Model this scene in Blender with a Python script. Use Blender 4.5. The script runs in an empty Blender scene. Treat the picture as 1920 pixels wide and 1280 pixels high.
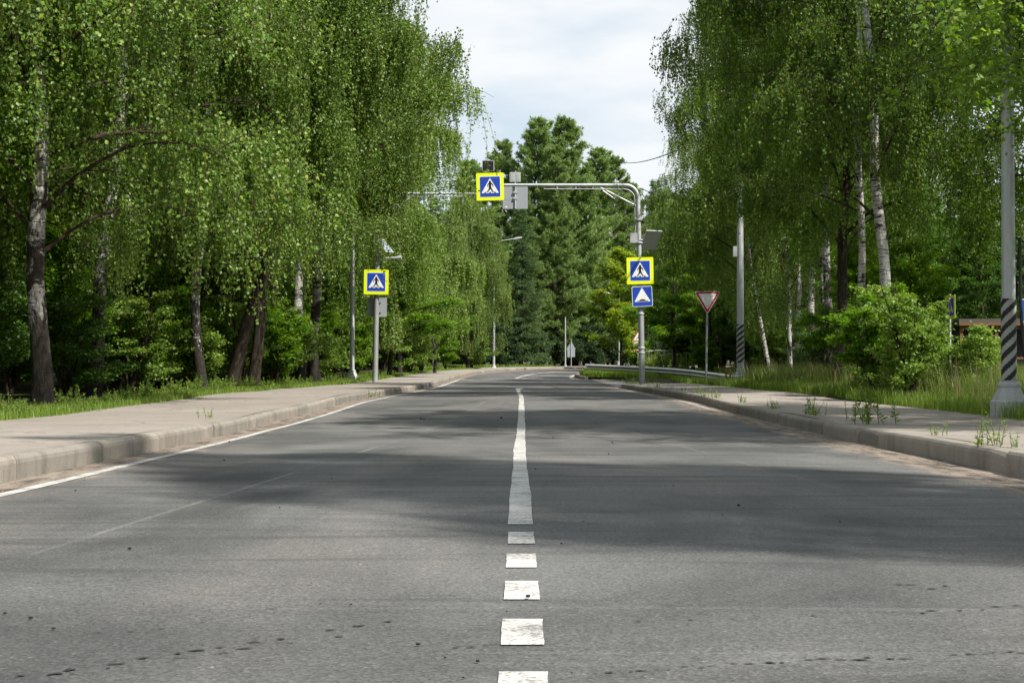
import bpy, math, random
import numpy as np

random.seed(7)
RNG = np.random.default_rng(11)
scene = bpy.context.scene
COL = scene.collection

# ------------------------------------------------------------------ camera
FPX = 2667.0
EYE = 0.56
cam_d = bpy.data.cameras.new("camera")
cam_d.lens = 50.0
cam_d.sensor_width = 36.0
cam_d.clip_start = 0.05
cam_d.clip_end = 3000.0
cam = bpy.data.objects.new("camera", cam_d)
COL.objects.link(cam)
cam.location = (0, 0, EYE)
cam.rotation_euler = (math.radians(90) + math.atan(40 / FPX), 0, math.atan(15 / FPX))
scene.camera = cam

# ------------------------------------------------------------------ light
SUN_EL = math.radians(50)
SUN_H = (0.78, -0.62)                       # horizontal direction towards the sun
n_ = math.hypot(*SUN_H)
sun_dir = (SUN_H[0] / n_ * math.cos(SUN_EL), SUN_H[1] / n_ * math.cos(SUN_EL), math.sin(SUN_EL))
from mathutils import Vector, Matrix
sl = bpy.data.lights.new("sun", 'SUN')
sl.energy = 5.0
sl.angle = math.radians(0.8)
sl.color = (1.0, 0.955, 0.88)
so = bpy.data.objects.new("sun", sl)
COL.objects.link(so)
so.location = (20, -10, 30)
so.rotation_euler = Vector(sun_dir).to_track_quat('Z', 'Y').to_euler()

world = bpy.data.worlds.new("World")
scene.world = world
world.use_nodes = True
nt = world.node_tree
nt.nodes.clear()
def wn(t, **k):
    n = nt.nodes.new(t)
    for a, b in k.items():
        setattr(n, a, b)
    return n
out = wn('ShaderNodeOutputWorld')
bg = wn('ShaderNodeBackground')
sky = wn('ShaderNodeTexSky', sky_type='NISHITA', sun_disc=False)
sky.sun_elevation = SUN_EL
sky.sun_rotation = math.atan2(SUN_H[0], SUN_H[1])
sky.air_density = 1.0
sky.dust_density = 1.5
tc = wn('ShaderNodeTexCoord')
mp = wn('ShaderNodeMapping')
mp.inputs['Scale'].default_value = (1.0, 1.0, 3.2)
nz = wn('ShaderNodeTexNoise')
nz.inputs['Scale'].default_value = 2.6
nz.inputs['Detail'].default_value = 7
nz.inputs['Roughness'].default_value = 0.55
nz.inputs['Distortion'].default_value = 0.4
rp = wn('ShaderNodeValToRGB')
rp.color_ramp.elements[0].position = 0.30
rp.color_ramp.elements[0].color = (0.62, 0.62, 0.62, 1)
rp.color_ramp.elements[1].position = 0.62
rp.color_ramp.elements[1].color = (0.97, 0.97, 0.97, 1)
nz2 = wn('ShaderNodeTexNoise')
nz2.inputs['Scale'].default_value = 5.0
nz2.inputs['Detail'].default_value = 5
rp2 = wn('ShaderNodeValToRGB')
rp2.color_ramp.elements[0].position = 0.4
rp2.color_ramp.elements[0].color = (4.35, 5.0, 5.55, 1)
rp2.color_ramp.elements[1].position = 0.6
rp2.color_ramp.elements[1].color = (6.1, 6.2, 6.25, 1)
mx = wn('ShaderNodeMix', data_type='RGBA')
L = nt.links.new
L(tc.outputs['Generated'], mp.inputs['Vector'])
L(mp.outputs['Vector'], nz.inputs['Vector'])
L(mp.outputs['Vector'], nz2.inputs['Vector'])
L(nz.outputs['Fac'], rp.inputs['Fac'])
L(nz2.outputs['Fac'], rp2.inputs['Fac'])
L(rp.outputs['Color'], mx.inputs[0])
L(sky.outputs['Color'], mx.inputs[6])
L(rp2.outputs['Color'], mx.inputs[7])
L(mx.outputs[2], bg.inputs['Color'])
bg.inputs['Strength'].default_value = 0.112
L(bg.outputs['Background'], out.inputs['Surface'])

scene.view_settings.view_transform = 'Standard'
scene.view_settings.look = 'None'
scene.view_settings.exposure = 0.55
scene.view_settings.gamma = 1.0
scene.view_settings.use_curve_mapping = False
scene.render.engine = 'CYCLES'
cy = scene.cycles
cy.max_bounces = 6
cy.diffuse_bounces = 3
cy.glossy_bounces = 2
cy.transmission_bounces = 4
cy.transparent_max_bounces = 4
cy.caustics_reflective = False
cy.caustics_refractive = False
cy.sample_clamp_indirect = 4.0

# ------------------------------------------------------------------ profile helpers
def smooth_table(xs, ys, lo, hi, win):
    g = np.arange(lo, hi, 0.25)
    v = np.interp(g, xs, ys)
    k = int(win / 0.25) | 1
    ker = np.hanning(k + 2)[1:-1]
    ker /= ker.sum()
    vp = np.concatenate([np.full(k, v[0]) + (v[1] - v[0]) * np.arange(-k, 0), v, np.full(k, v[-1])])
    s = np.convolve(vp, ker, 'same')[k:-k]
    return lambda q: np.interp(q, g, s)

ZR = smooth_table([-40, 0, 4, 8, 11.2, 15, 19, 23, 28, 36, 50, 67, 90, 120, 150, 200, 400],
                  [0.25, 0, -0.063, -.126, -.176, -.232, -.27, -.255, -.205, -.235, -.30, -.24, -.115, .02, .05, .1, .4],
                  -40, 400, 3.0)
LK = smooth_table([-40, 4, 8.3, 12.6, 20, 30, 49, 70, 85, 100, 115, 130, 150, 170, 190],
                  [-2.9, -2.9, -3.03, -3.19, -3.5, -3.4, -3.2, -3.2, -3.0, -2.0, .5, 4.5, 13, 26, 45], -40, 190, 3)
RK = smooth_table([-40, 4, 9.1, 11.2, 19, 28, 50, 80], [3.0, 3.0, 3.12, 3.25, 3.55, 3.5, 3.45, 3.3], -40, 80, 3)
def RK2(y):        # right edge of the main road beyond the junction
    return np.interp(y, [68, 70, 76, 85, 100, 115, 130, 150, 170], [3.4, 2.95, 2.9, 3.6, 5.6, 9.2, 14.6, 25, 40])
LL = smooth_table([-40, 4, 7.34, 10.3, 18, 27, 45, 64, 70], [-2.55, -2.6, -2.68, -2.8, -3.1, -3.08, -2.95, -2.9, -2.95], -40, 70, 3)

def zt(x, y):      # terrain height outside the road corridor
    x = np.asarray(x, float); y = np.asarray(y, float)
    z = ZR(y) + 0.13
    z = z - 0.45 * np.exp(-((x - 11) / 4.5) ** 2 - ((y - 64) / 9) ** 2)
    far = np.clip((np.abs(x) - 10) / 60, 0, 1)
    return z + 0.8 * far * np.sin(x * 0.11 + 1.3) * np.cos(y * 0.07)

def PX(px, d):
    return (px - 975) / FPX * d
def PZ(py, d):
    return EYE - (py - 680) / FPX * d

# ------------------------------------------------------------------ geometry collector
class Geo:
    def __init__(s):
        s.v = []; s.f = []; s.m = []; s.r = []; s.n = 0; s.sm = []
    def add(s, verts, faces, mat=0, rnd=None, smooth=False):
        verts = np.asarray(verts, np.float32).reshape(-1, 3)
        faces = np.asarray(faces, np.int64)
        s.v.append(verts)
        s.f.append(faces + s.n)
        k = len(faces)
        s.m.append(np.full(k, mat, np.int32))
        s.sm.append(np.full(k, smooth, bool))
        s.r.append(np.zeros(k, np.float32) if rnd is None else np.asarray(rnd, np.float32))
        s.n += len(verts)
        return s
    def poly(s, pts, mat=0):
        return s.add(pts, [list(range(len(pts)))], mat)
    def box(s, c, size, mat=0, rot=None, bevel=0):
        h = np.array(size) / 2
        q = np.array([[-1,-1,-1],[1,-1,-1],[1,1,-1],[-1,1,-1],[-1,-1,1],[1,-1,1],[1,1,1],[-1,1,1]]) * h
        if rot is not None:
            q = q @ np.array(rot).T
        return s.add(q + np.array(c), [[0,3,2,1],[4,5,6,7],[0,1,5,4],[1,2,6,5],[2,3,7,6],[3,0,4,7]], mat)
    def tube(s, pts, rad, sides=8, mat=0, cap=True, smooth=True, twist=0.0):
        pts = np.asarray(pts, float)
        rad = np.broadcast_to(np.asarray(rad, float), (len(pts),))
        t = np.gradient(pts, axis=0)
        t /= np.linalg.norm(t, axis=1, keepdims=True) + 1e-9
        ref = np.array([1.0, 0, 0]) if abs(t[0][2]) > .8 else np.array([0, 0, 1.0])
        a = np.cross(t, ref); a /= np.linalg.norm(a, axis=1, keepdims=True) + 1e-9
        b = np.cross(t, a)
        th = np.arange(sides) / sides * 2 * math.pi + twist
        ring = (a[:, None, :] * np.cos(th)[None, :, None] + b[:, None, :] * np.sin(th)[None, :, None]) * rad[:, None, None] + pts[:, None, :]
        m = len(pts)
        i = np.arange(m - 1)[:, None] * sides
        j = np.arange(sides)[None, :]; k = (j + 1) % sides
        f = np.stack([i + j, i + k, i + sides + k, i + sides + j], -1).reshape(-1, 4)
        s.add(ring.reshape(-1, 3), f, mat, smooth=smooth)
        if cap:
            s.add(ring[-1], [list(range(sides))][::1], mat)
            s.add(ring[0], [list(range(sides))[::-1]], mat)
        return s
    def lathe(s, prof, sides=24, mat=0, c=(0, 0, 0), smooth=True, mats=None, twist=0):
        th = np.arange(sides) / sides * 2 * math.pi + twist
        P = np.array([[[r * math.cos(t), r * math.sin(t), z] for t in th] for r, z in prof]) + np.array(c)
        m = len(prof)
        for q in range(m - 1):
            j = np.arange(sides); k = (j + 1) % sides
            f = np.stack([j, k, sides + k, sides + j], -1)
            s.add(P[q:q + 2].reshape(-1, 3), f, mat if mats is None else mats[q], smooth=smooth)
        s.add(P[-1], [list(range(sides))], mat)
        s.add(P[0], [list(range(sides))[::-1]], mat)
        return s
    def prism(s, pts2, o, u, v, n, depth, mat=0):
        """2D outline (counter-clockwise seen from +n) extruded along n from o."""
        o = np.array(o, float); u = np.array(u, float); v = np.array(v, float); n = np.array(n, float)
        a = np.array([o + u * p[0] + v * p[1] for p in pts2])
        b = a + n * depth
        k = len(a)
        s.add(b, [list(range(k))], mat)
        s.add(a, [list(range(k))[::-1]], mat)
        f = [[i, (i + 1) % k, (i + 1) % k + k, i + k] for i in range(k)]
        s.add(np.vstack([a, b]), f, mat)
        return s
    def mesh(s, name, mats):
        me = bpy.data.meshes.new(name)
        V = np.concatenate(s.v)
        me.vertices.add(len(V))
        me.vertices.foreach_set('co', V.ravel())
        idx = np.concatenate([f.ravel() for f in s.f]).astype(np.int32)
        tot = np.concatenate([np.full(f.shape[0], f.shape[1], np.int32) for f in s.f])
        st = np.concatenate([[0], np.cumsum(tot)[:-1]]).astype(np.int32)
        me.loops.add(len(idx))
        me.loops.foreach_set('vertex_index', idx)
        me.polygons.add(len(tot))
        me.polygons.foreach_set('loop_start', st)
        me.polygons.foreach_set('material_index', np.concatenate(s.m))
        me.polygons.foreach_set('use_smooth', np.concatenate(s.sm))
        at = me.attributes.new('rnd', 'FLOAT', 'FACE')
        at.data.foreach_set('value', np.concatenate(s.r))
        for m in mats:
            me.materials.append(m)
        me.update(calc_edges=True)
        return me

def tag(o, label=None, cat=None, group=None, kind=None):
    if label: o['label'] = label
    if cat: o['category'] = cat
    if group: o['group'] = group
    if kind: o['kind'] = kind
    return o
def mobj(name, mesh, parent=None, loc=None):
    o = bpy.data.objects.new(name, mesh)
    COL.objects.link(o)
    if parent: o.parent = parent
    if loc is not None: o.location = loc
    return o
def empty(name, loc=(0, 0, 0), rot=(0, 0, 0), scale=1.0):
    o = bpy.data.objects.new(name, None)
    o.empty_display_size = 0.2
    COL.objects.link(o)
    o.location = loc; o.rotation_euler = rot; o.scale = (scale,) * 3 if not hasattr(scale, '__len__') else scale
    return o

# ------------------------------------------------------------------ materials
class NT:
    def __init__(s, name):
        s.m = bpy.data.materials.new(name); s.m.use_nodes = True
        s.t = s.m.node_tree; s.t.nodes.clear()
        s.out = s.n('ShaderNodeOutputMaterial')
    def n(s, t, **k):
        x = s.t.nodes.new(t)
        for a, b in k.items():
            if a.startswith('i_'):
                x.inputs[a[2:].replace('_', ' ')].default_value = b
            else:
                setattr(x, a, b)
        return x
    def l(s, a, b): s.t.links.new(a, b)
    def coord(s, scale=(1, 1, 1), kind='Object', rot=(0, 0, 0), loc=(0, 0, 0)):
        c = s.n('ShaderNodeTexCoord'); m = s.n('ShaderNodeMapping')
        m.inputs['Scale'].default_value = scale; m.inputs['Rotation'].default_value = rot; m.inputs['Location'].default_value = loc
        s.l(c.outputs[kind], m.inputs['Vector'])
        return m.outputs['Vector']
    def noise(s, vec, scale, detail=4, rough=.5, dist=0):
        x = s.n('ShaderNodeTexNoise')
        x.inputs['Scale'].default_value = scale; x.inputs['Detail'].default_value = detail
        x.inputs['Roughness'].default_value = rough; x.inputs['Distortion'].default_value = dist
        s.l(vec, x.inputs['Vector'])
        return x.outputs['Fac']
    def ramp(s, fac, stops):
        x = s.n('ShaderNodeValToRGB')
        e = x.color_ramp.elements
        while len(e) > 1: e.remove(e[-1])
        e[0].position = stops[0][0]
        for i, (p, c) in enumerate(stops):
            q = e[0] if i == 0 else e.new(p)
            c = (c, c, c) if not hasattr(c, '__len__') else c
            q.color = (*c, 1)
        s.l(fac, x.inputs['Fac'])
        return x.outputs['Color']
    def mix(s, fac, a, b, mode='MIX'):
        x = s.n('ShaderNodeMix', data_type='RGBA', blend_type=mode)
        for k, q in ((0, fac), (6, a), (7, b)):
            if hasattr(q, 'is_output'): s.l(q, x.inputs[k])
            elif k == 0: x.inputs[0].default_value = q
            else: x.inputs[k].default_value = (*q, 1)
        return x.outputs[2]
    def math(s, op, a, b=0.5, clamp=False):
        x = s.n('ShaderNodeMath', operation=op, use_clamp=clamp)
        for k, q in ((0, a), (1, b)):
            if hasattr(q, 'is_output'): s.l(q, x.inputs[k])
            else: x.inputs[k].default_value = q
        return x.outputs[0]
    def bsdf(s, col, rough=.6, metal=0, spec=.5, bump=None, bstr=.3, bdist=.01):
        p = s.n('ShaderNodeBsdfPrincipled')
        for nm, q in (('Base Color', col), ('Roughness', rough), ('Metallic', metal), ('Specular IOR Level', spec)):
            if hasattr(q, 'is_output'): s.l(q, p.inputs[nm])
            elif nm == 'Base Color': p.inputs[nm].default_value = (*q, 1)
            else: p.inputs[nm].default_value = q
        if bump is not None:
            b = s.n('ShaderNodeBump'); b.inputs['Strength'].default_value = bstr; b.inputs['Distance'].default_value = bdist
            s.l(bump, b.inputs['Height']); s.l(b.outputs['Normal'], p.inputs['Normal'])
        return p
    def done(s, shader):
        s.l(shader.outputs[0], s.out.inputs['Surface'])
        return s.m

def leaf_mat(name, c1, c2, c3, trans=.38, rough=.48, tcol=1.35, spec=.45):
    s = NT(name)
    a = s.n('ShaderNodeAttribute', attribute_name='rnd')
    col = s.ramp(a.outputs['Fac'], [(0, c1), (.55, c2), (.93, c3), (1, (c3[0] * 1.7, c3[1] * 1.05, c3[2]))])
    oi = s.n('ShaderNodeObjectInfo')
    v = s.math('MULTIPLY_ADD', oi.outputs['Random'], .3); s.t.nodes[-1].inputs[2].default_value = .85
    hs = s.n('ShaderNodeHueSaturation')
    s.l(col, hs.inputs['Color']); s.l(v, hs.inputs['Value'])
    p = s.bsdf(hs.outputs['Color'], rough, 0, spec)
    tr = s.n('ShaderNodeBsdfTranslucent')
    hs2 = s.n('ShaderNodeHueSaturation'); hs2.inputs['Hue'].default_value = .487; hs2.inputs['Value'].default_value = tcol; hs2.inputs['Saturation'].default_value = 1.1
    s.l(hs.outputs['Color'], hs2.inputs['Color']); s.l(hs2.outputs['Color'], tr.inputs['Color'])
    ms = s.n('ShaderNodeMixShader'); ms.inputs[0].default_value = trans
    s.l(p.outputs[0], ms.inputs[1]); s.l(tr.outputs[0], ms.inputs[2])
    return s.done(ms)

M = {}
M['birch_leaf'] = leaf_mat('birch_leaf', (0.0676, 0.1456, 0.0173), (0.1352, 0.2405, 0.0296), (0.2772, 0.3835, 0.0716), .40, .45, 1.45, .5)
M['far_birch_leaf'] = leaf_mat('far_birch_leaf', (0.1048, 0.1792, 0.034), (0.1747, 0.2632, 0.0511), (0.2563, 0.3472, 0.0798), .42)
M['airy_leaf'] = leaf_mat('airy_birch_leaf', (0.0615, 0.138, 0.0128), (0.1153, 0.2193, 0.021), (0.2242, 0.3265, 0.0492), .46, .5, 1.5, .45)
M['maple_leaf'] = leaf_mat('maple_leaf', (0.0686, 0.162, 0.0137), (0.131, 0.27, 0.0205), (0.2122, 0.348, 0.0342), .45)
M['yellow_leaf'] = leaf_mat('yellow_leaf', (0.1316, 0.2415, 0.0197), (0.2272, 0.345, 0.0328), (0.4306, 0.46, 0.0874), .45)
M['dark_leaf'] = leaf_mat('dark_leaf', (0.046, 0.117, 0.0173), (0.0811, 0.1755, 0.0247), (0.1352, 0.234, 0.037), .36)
M['bush_leaf'] = leaf_mat('bush_leaf', (0.0946, 0.182, 0.0247), (0.169, 0.2795, 0.0395), (0.2704, 0.377, 0.0741), .4)
M['painted_shade_leaf'] = leaf_mat('undergrowth_painted_shade_leaf', (.014, .036, .008), (.026, .060, .012), (.045, .085, .016), .25, .6)  # shade of the far undergrowth is put into this darkened leaf colour
M['needle'] = leaf_mat('needle', (0.1011, 0.1719, 0.0454), (0.171, 0.2691, 0.0682), (0.2643, 0.3588, 0.0923), .25, .6)
M['spruce_needle'] = leaf_mat('spruce_needle', (0.0528, 0.1056, 0.031), (0.0854, 0.1584, 0.0435), (0.132, 0.2173, 0.0621), .18, .6)
M['grass_blade'] = leaf_mat('grass_blade', (0.0972, 0.187, 0.023), (0.1602, 0.2695, 0.0313), (0.2517, 0.341, 0.0627), .42)
M['weed_leaf'] = leaf_mat('weed_leaf', (.12, .21, .03), (.19, .30, .045), (.28, .36, .08), .45)
M['dry_grass'] = leaf_mat('dry_grass', (.10, .12, .04), (.20, .17, .08), (.30, .23, .14), .35)

def bark_birch(name, kz, off, wh=1.0):
    s = NT(name)
    vec = s.coord((1, 1, 1))
    h = s.noise(s.coord((2.4, 2.4, 13)), 1.0, 5, .7, 1.2)
    marks = s.ramp(h, [(.42, .0), (.48, 1.0)])
    blotch = s.noise(s.coord((2.2, 2.2, 1.2)), 1.0, 6, .65, .8)
    sep = s.n('ShaderNodeSeparateXYZ'); s.l(s.n('ShaderNodeTexCoord').outputs['Object'], sep.inputs[0])
    hz = s.math('MULTIPLY_ADD', sep.outputs['Z'], kz); s.t.nodes[-1].inputs[2].default_value = off
    k = s.math('ADD', blotch, hz)
    white = s.ramp(k, [(.62, 0.0), (.66, 1.0)])
    fine = s.noise(vec, 30, 6, .7)
    dark = s.mix(fine, (.012, .010, .008), (.060, .050, .040))
    pale = s.mix(fine, (.26 * wh, .245 * wh, .225 * wh), (.52 * wh, .50 * wh, .47 * wh))
    pale2 = s.mix(marks, (.035, .03, .026), pale)
    col = s.mix(white, dark, pale2)
    crack = s.n('ShaderNodeTexVoronoi', feature='DISTANCE_TO_EDGE'); crack.inputs['Scale'].default_value = 1
    s.l(s.coord((22, 22, 5)), crack.inputs['Vector'])
    bh = s.math('ADD', fine, crack.outputs['Distance'])
    return s.done(s.bsdf(col, .8, 0, .25, bh, .9, .03))
M['birch_bark'] = bark_birch('birch_bark', .040, .045)
M['white_bark'] = bark_birch('white_birch_bark', .07, .12, 1.35)
def bark(name, a, b, sc=(14, 14, 3)):
    s = NT(name)
    f = s.noise(s.coord(sc), 1.0, 6, .7, .6)
    g = s.noise(s.coord(), 2.0, 4)
    col = s.mix(s.ramp(f, [(.35, 0.), (.65, 1.)]), a, b)
    col = s.mix(s.math('MULTIPLY', g, .4), col, (a[0] * .5, a[1] * .5, a[2] * .5))
    return s.done(s.bsdf(col, .9, 0, .2, f, 1.0, .04))
M['dark_bark'] = bark('dark_bark', (.018, .014, .010), (.085, .068, .050))
M['pine_bark'] = bark('pine_bark', (.035, .024, .017), (.13, .085, .055))
M['twig'] = bark('twig', (.035, .025, .018), (.10, .07, .05), (10, 10, 10))

def asphalt():
    s = NT('asphalt')
    v = s.coord()
    fine = s.noise(v, 95, 2, .7)
    vor = s.n('ShaderNodeTexVoronoi'); vor.inputs['Scale'].default_value = 130; s.l(v, vor.inputs['Vector'])
    stone = s.ramp(vor.outputs['Color'], [(0.0, .60), (.5, .95), (.9, 1.2), (1, 2.1)])
    patch = s.noise(s.coord((.55, .30, 1)), 1.0, 6, .6, .8)
    streak = s.noise(s.coord((.35, 3.2, 1), rot=(0, 0, .10)), 1.0, 5, .6, .9)
    dust = s.noise(s.coord((.8, .22, 1), loc=(3, 9, 0)), 1.0, 4, .55, .3)
    col = s.mix(s.ramp(patch, [(.38, 0.), (.62, 1.)]), (.066, .067, .065), (.142, .142, .137))
    col = s.mix(s.math('MULTIPLY', s.ramp(dust, [(.46, 0.), (.62, 1.)]), .65), col, (.170, .158, .146))
    col = s.mix(s.math('MULTIPLY', s.ramp(streak, [(.34, 1.), (.50, 0.)]), .55), col, (.055, .054, .052))
    st2 = s.noise(s.coord((.5, 9, 1), rot=(0, 0, .06), loc=(1, 4, 0)), 1.0, 6, .75, .6)
    col = s.mix(s.math('MULTIPLY', s.ramp(st2, [(.31, 1.), (.36, 0.)]), .8), col, (.035, .034, .033))
    st3 = s.noise(s.coord((.25, 7, 1), rot=(0, 0, -.35), loc=(5, 2, 0)), 1.0, 3, .5, .2)
    col = s.mix(s.math('MULTIPLY', s.ramp(st3, [(.63, 0.), (.68, 1.)]), .12), col, (.24, .235, .225))
    sp_ = s.n('ShaderNodeSeparateXYZ'); s.l(s.n('ShaderNodeTexCoord').outputs['Object'], sp_.inputs[0])
    for kx, x0, w_, am in ((.040, -1.83, .022, .5), (.03, -1.02, .012, .25), (-.05, 2.15, .03, .22)):
        q = s.math('MULTIPLY', sp_.outputs['Y'], kx)
        q = s.math('ABSOLUTE', s.math('SUBTRACT', sp_.outputs['X'], s.math('ADD', q, x0)))
        q = s.math('DIVIDE', q, w_); q = s.math('SUBTRACT', 1.0, q, True)
        br = s.ramp(s.noise(s.coord((3, .5, 1), loc=(x0, 0, 0)), 1.0, 4, .7), [(.42, 0.), (.60, 1.)])
        col = s.mix(s.math('MULTIPLY', s.math('MULTIPLY', q, br), am), col, (.30, .295, .28))
    grit = s.n('ShaderNodeTexVoronoi'); grit.inputs['Scale'].default_value = 45; s.l(v, grit.inputs['Vector'])
    gz = s.ramp(s.noise(v, 2.5, 4, .6), [(.40, .0), (.65, 1.)])
    col = s.mix(s.math('MULTIPLY', s.ramp(grit.outputs['Distance'], [(.10, 1.), (.22, 0.)]), gz), col, (.045, .043, .04))
    ea = s.n('ShaderNodeAttribute', attribute_name='edge')
    en = s.noise(s.coord((2.5, .8, 1)), 1.6, 6, .7)
    ef = s.ramp(s.math('ADD', s.math('MULTIPLY', ea.outputs['Fac'], 1.1), s.math('SUBTRACT', en, .5)), [(.28, 0.), (.62, 1.)])
    sandc = s.mix(s.ramp(s.noise(s.coord((4, 1.2, 1)), 2.2, 6, .7), [(.38, 0.), (.58, 1.)]), (.085, .062, .048), (.30, .245, .195))
    col = s.mix(s.math('MULTIPLY', ef, .85), col, sandc)
    col = s.mix(1.0, col, stone, 'MULTIPLY')
    fm = s.ramp(fine, [(.3, .72), (.7, 1.25)])
    col = s.mix(1.0, col, fm, 'MULTIPLY')
    bh = s.math('ADD', vor.outputs['Distance'], fine)
    return s.done(s.bsdf(col, s.ramp(patch, [(.3, .78), (.7, .9)]), 0, .35, bh, .32, .005))
M['asphalt'] = asphalt()

def concrete(name, a, b, stain=(.10, .085, .07), sc=1.0, stain_amt=.5, spot=0.0):
    s = NT(name)
    v = s.coord()
    big = s.noise(v, .8 * sc, 6, .6, .5)
    med = s.noise(v, 6 * sc, 6, .7, .2)
    fine = s.noise(v, 110, 3, .7)
    col = s.mix(s.ramp(big, [(.3, 0.), (.7, 1.)]), a, b)
    col = s.mix(s.math('MULTIPLY', s.ramp(med, [(.52, 0.), (.72, 1.)]), stain_amt), col, stain)
    col = s.mix(1.0, col, s.ramp(fine, [(.25, .75), (.75, 1.2)]), 'MULTIPLY')
    ck = s.n('ShaderNodeTexVoronoi', feature='DISTANCE_TO_EDGE'); ck.inputs['Scale'].default_value = .55
    wv = s.n('ShaderNodeVectorMath', operation='ADD'); nzz = s.n('ShaderNodeTexNoise'); nzz.inputs['Scale'].default_value = 2.2; nzz.inputs['Detail'].default_value = 5
    s.l(v, nzz.inputs['Vector']); sc2 = s.n('ShaderNodeVectorMath', operation='SCALE'); sc2.inputs['Scale'].default_value = .9
    s.l(nzz.outputs['Color'], sc2.inputs[0]); s.l(v, wv.inputs[0]); s.l(sc2.outputs[0], wv.inputs[1]); s.l(wv.outputs[0], ck.inputs['Vector'])
    cm = s.math('MULTIPLY', s.ramp(ck.outputs['Distance'], [(.004, 1.), (.012, 0.)]), s.ramp(big, [(.45, 0.), (.6, .8)]))
    col = s.mix(cm, col, (.05, .045, .04))
    lf = s.n('ShaderNodeTexVoronoi'); lf.inputs['Scale'].default_value = 6; s.l(v, lf.inputs['Vector'])
    col = s.mix(s.math('MULTIPLY', s.ramp(lf.outputs['Distance'], [(.05, 1.), (.09, 0.)]), .6), col, (.10, .075, .045))
    return s.done(s.bsdf(col, .88, 0, .3, s.math('ADD', fine, med), .5, .006))
M['pavement'] = concrete('pavement', (.24, .21, .18), (.33, .295, .26), (.13, .115, .10), .7, .45)
M['side_road'] = concrete('side_road', (.24, .22, .21), (.34, .31, .29), (.14, .13, .12), .5, .5)
M['far_soil'] = concrete('sandy_soil', (.16, .12, .09), (.28, .23, .18), (.08, .06, .05), 1.2, .6)

def kerb_mat():
    s = NT('kerb_concrete')
    v = s.coord()
    a = s.n('ShaderNodeAttribute', attribute_name='rnd')
    base = s.ramp(a.outputs['Fac'], [(0, (.215, .20, .175)), (.5, (.27, .245, .21)), (1, (.33, .295, .25))])
    drip = s.noise(s.coord((4, 3.2, .8)), 1.0, 7, .75, .5)
    fine = s.noise(v, 80, 3, .7)
    med = s.noise(v, 4, 6, .7)
    col = s.mix(s.math('MULTIPLY', s.ramp(drip, [(.48, 0.), (.66, 1.)]), .6), base, (.12, .10, .08))
    col = s.mix(s.math('MULTIPLY', s.ramp(med, [(.5, 0.), (.75, 1.)]), .5), col, (.38, .32, .25))
    col = s.mix(1.0, col, s.ramp(fine, [(.25, .78), (.75, 1.18)]), 'MULTIPLY')
    return s.done(s.bsdf(col, .9, 0, .25, s.math('ADD', fine, med), .5, .008))
M['kerb'] = kerb_mat()

def paint_road():
    s = NT('road_paint')
    v = s.coord()
    f = s.noise(v, 70, 3, .75)
    g = s.noise(v, 5, 5, .7)
    w = s.math('ADD', s.math('MULTIPLY', f, .6), s.math('MULTIPLY', g, .4))
    col = s.mix(s.ramp(g, [(.3, 0.), (.7, 1.)]), (.39, .38, .36), (.55, .54, .515))
    col = s.mix(s.ramp(w, [(.42, 1.), (.49, 0.)]), col, (.18, .175, .165))
    return s.done(s.bsdf(col, .75, 0, .35, f, .4, .004))
M['road_paint'] = paint_road()

def ground_mat():
    s = NT('forest_soil')
    v = s.coord()
    f = s.noise(v, 3, 6, .7); g = s.noise(v, 25, 4, .7)
    col = s.mix(f, (.045, .035, .022), (.05, .075, .022))
    col = s.mix(s.math('MULTIPLY', g, .5), col, (.10, .085, .05))
    return s.done(s.bsdf(col, .95, 0, .1, g, .8, .05))
M['soil'] = ground_mat()

def metal(name, col, rough=.5, met=.6, var=.25, dirt=(.12, .10, .08), dirt_amt=.35):
    s = NT(name)
    v = s.coord((1, 1, .35))
    n1 = s.noise(v, 7, 5, .65); n2 = s.noise(s.coord(), 45, 3, .6)
    c = s.mix(n1, tuple(x * (1 - var) for x in col), tuple(min(1, x * (1 + var)) for x in col))
    c = s.mix(s.math('MULTIPLY', s.ramp(n2, [(.55, 0.), (.75, 1.)]), dirt_amt), c, dirt)
    return s.done(s.bsdf(c, s.ramp(n1, [(0, rough - .1), (1, rough + .15)]), met, .5, n2, .12, .003))
M['galv'] = metal('galvanised_steel', (.40, .41, .41), .5, .55)
M['galv_light'] = metal('pale_galvanised_steel', (.50, .52, .52), .5, .35)
M['rail_steel'] = metal('rail_steel', (.50, .50, .49), .5, .5, .3, (.10, .075, .05), .5)
M['post_steel'] = metal('post_steel', (.10, .10, .095), .7, .2)
M['sign_back'] = metal('sign_back', (.34, .37, .39), .6, .25, .08, (.2, .2, .2), .15)
M['cast_base'] = metal('pole_base', (.42, .43, .43), .6, .15, .2, (.16, .14, .12), .5)
M['box_grey'] = metal('box_grey', (.40, .42, .42), .6, .1, .1)
M['dark_metal'] = metal('dark_metal', (.03, .035, .035), .45, .2, .1)
M['rust'] = metal('rusty_iron', (.13, .065, .035), .85, .2, .4)
def paint(name, col, rough=.4, dirt=.12, emit=0):
    s = NT(name)
    n1 = s.noise(s.coord(), 5, 5, .7)
    c = s.mix(s.math('MULTIPLY', s.ramp(n1, [(.45, 0.), (.8, 1.)]), dirt), col, tuple(x * .45 + .03 for x in col))
    return s.done(s.bsdf(c, rough, 0, .5))
M['sign_yellow'] = paint('sign_yellow', (.80, .90, .0), .5, .12)
M['sign_blue'] = paint('sign_blue', (.010, .055, .42), .45, .25)
M['sign_white'] = paint('sign_white', (.80, .82, .82), .6, .10)
M['sign_red'] = paint('sign_red', (.48, .012, .025), .45, .15)
M['sign_black'] = paint('sign_black', (.006, .006, .006), .85, .1)
M['sign_brown'] = paint('sign_brown', (.07, .025, .015), .5, .1)
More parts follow.
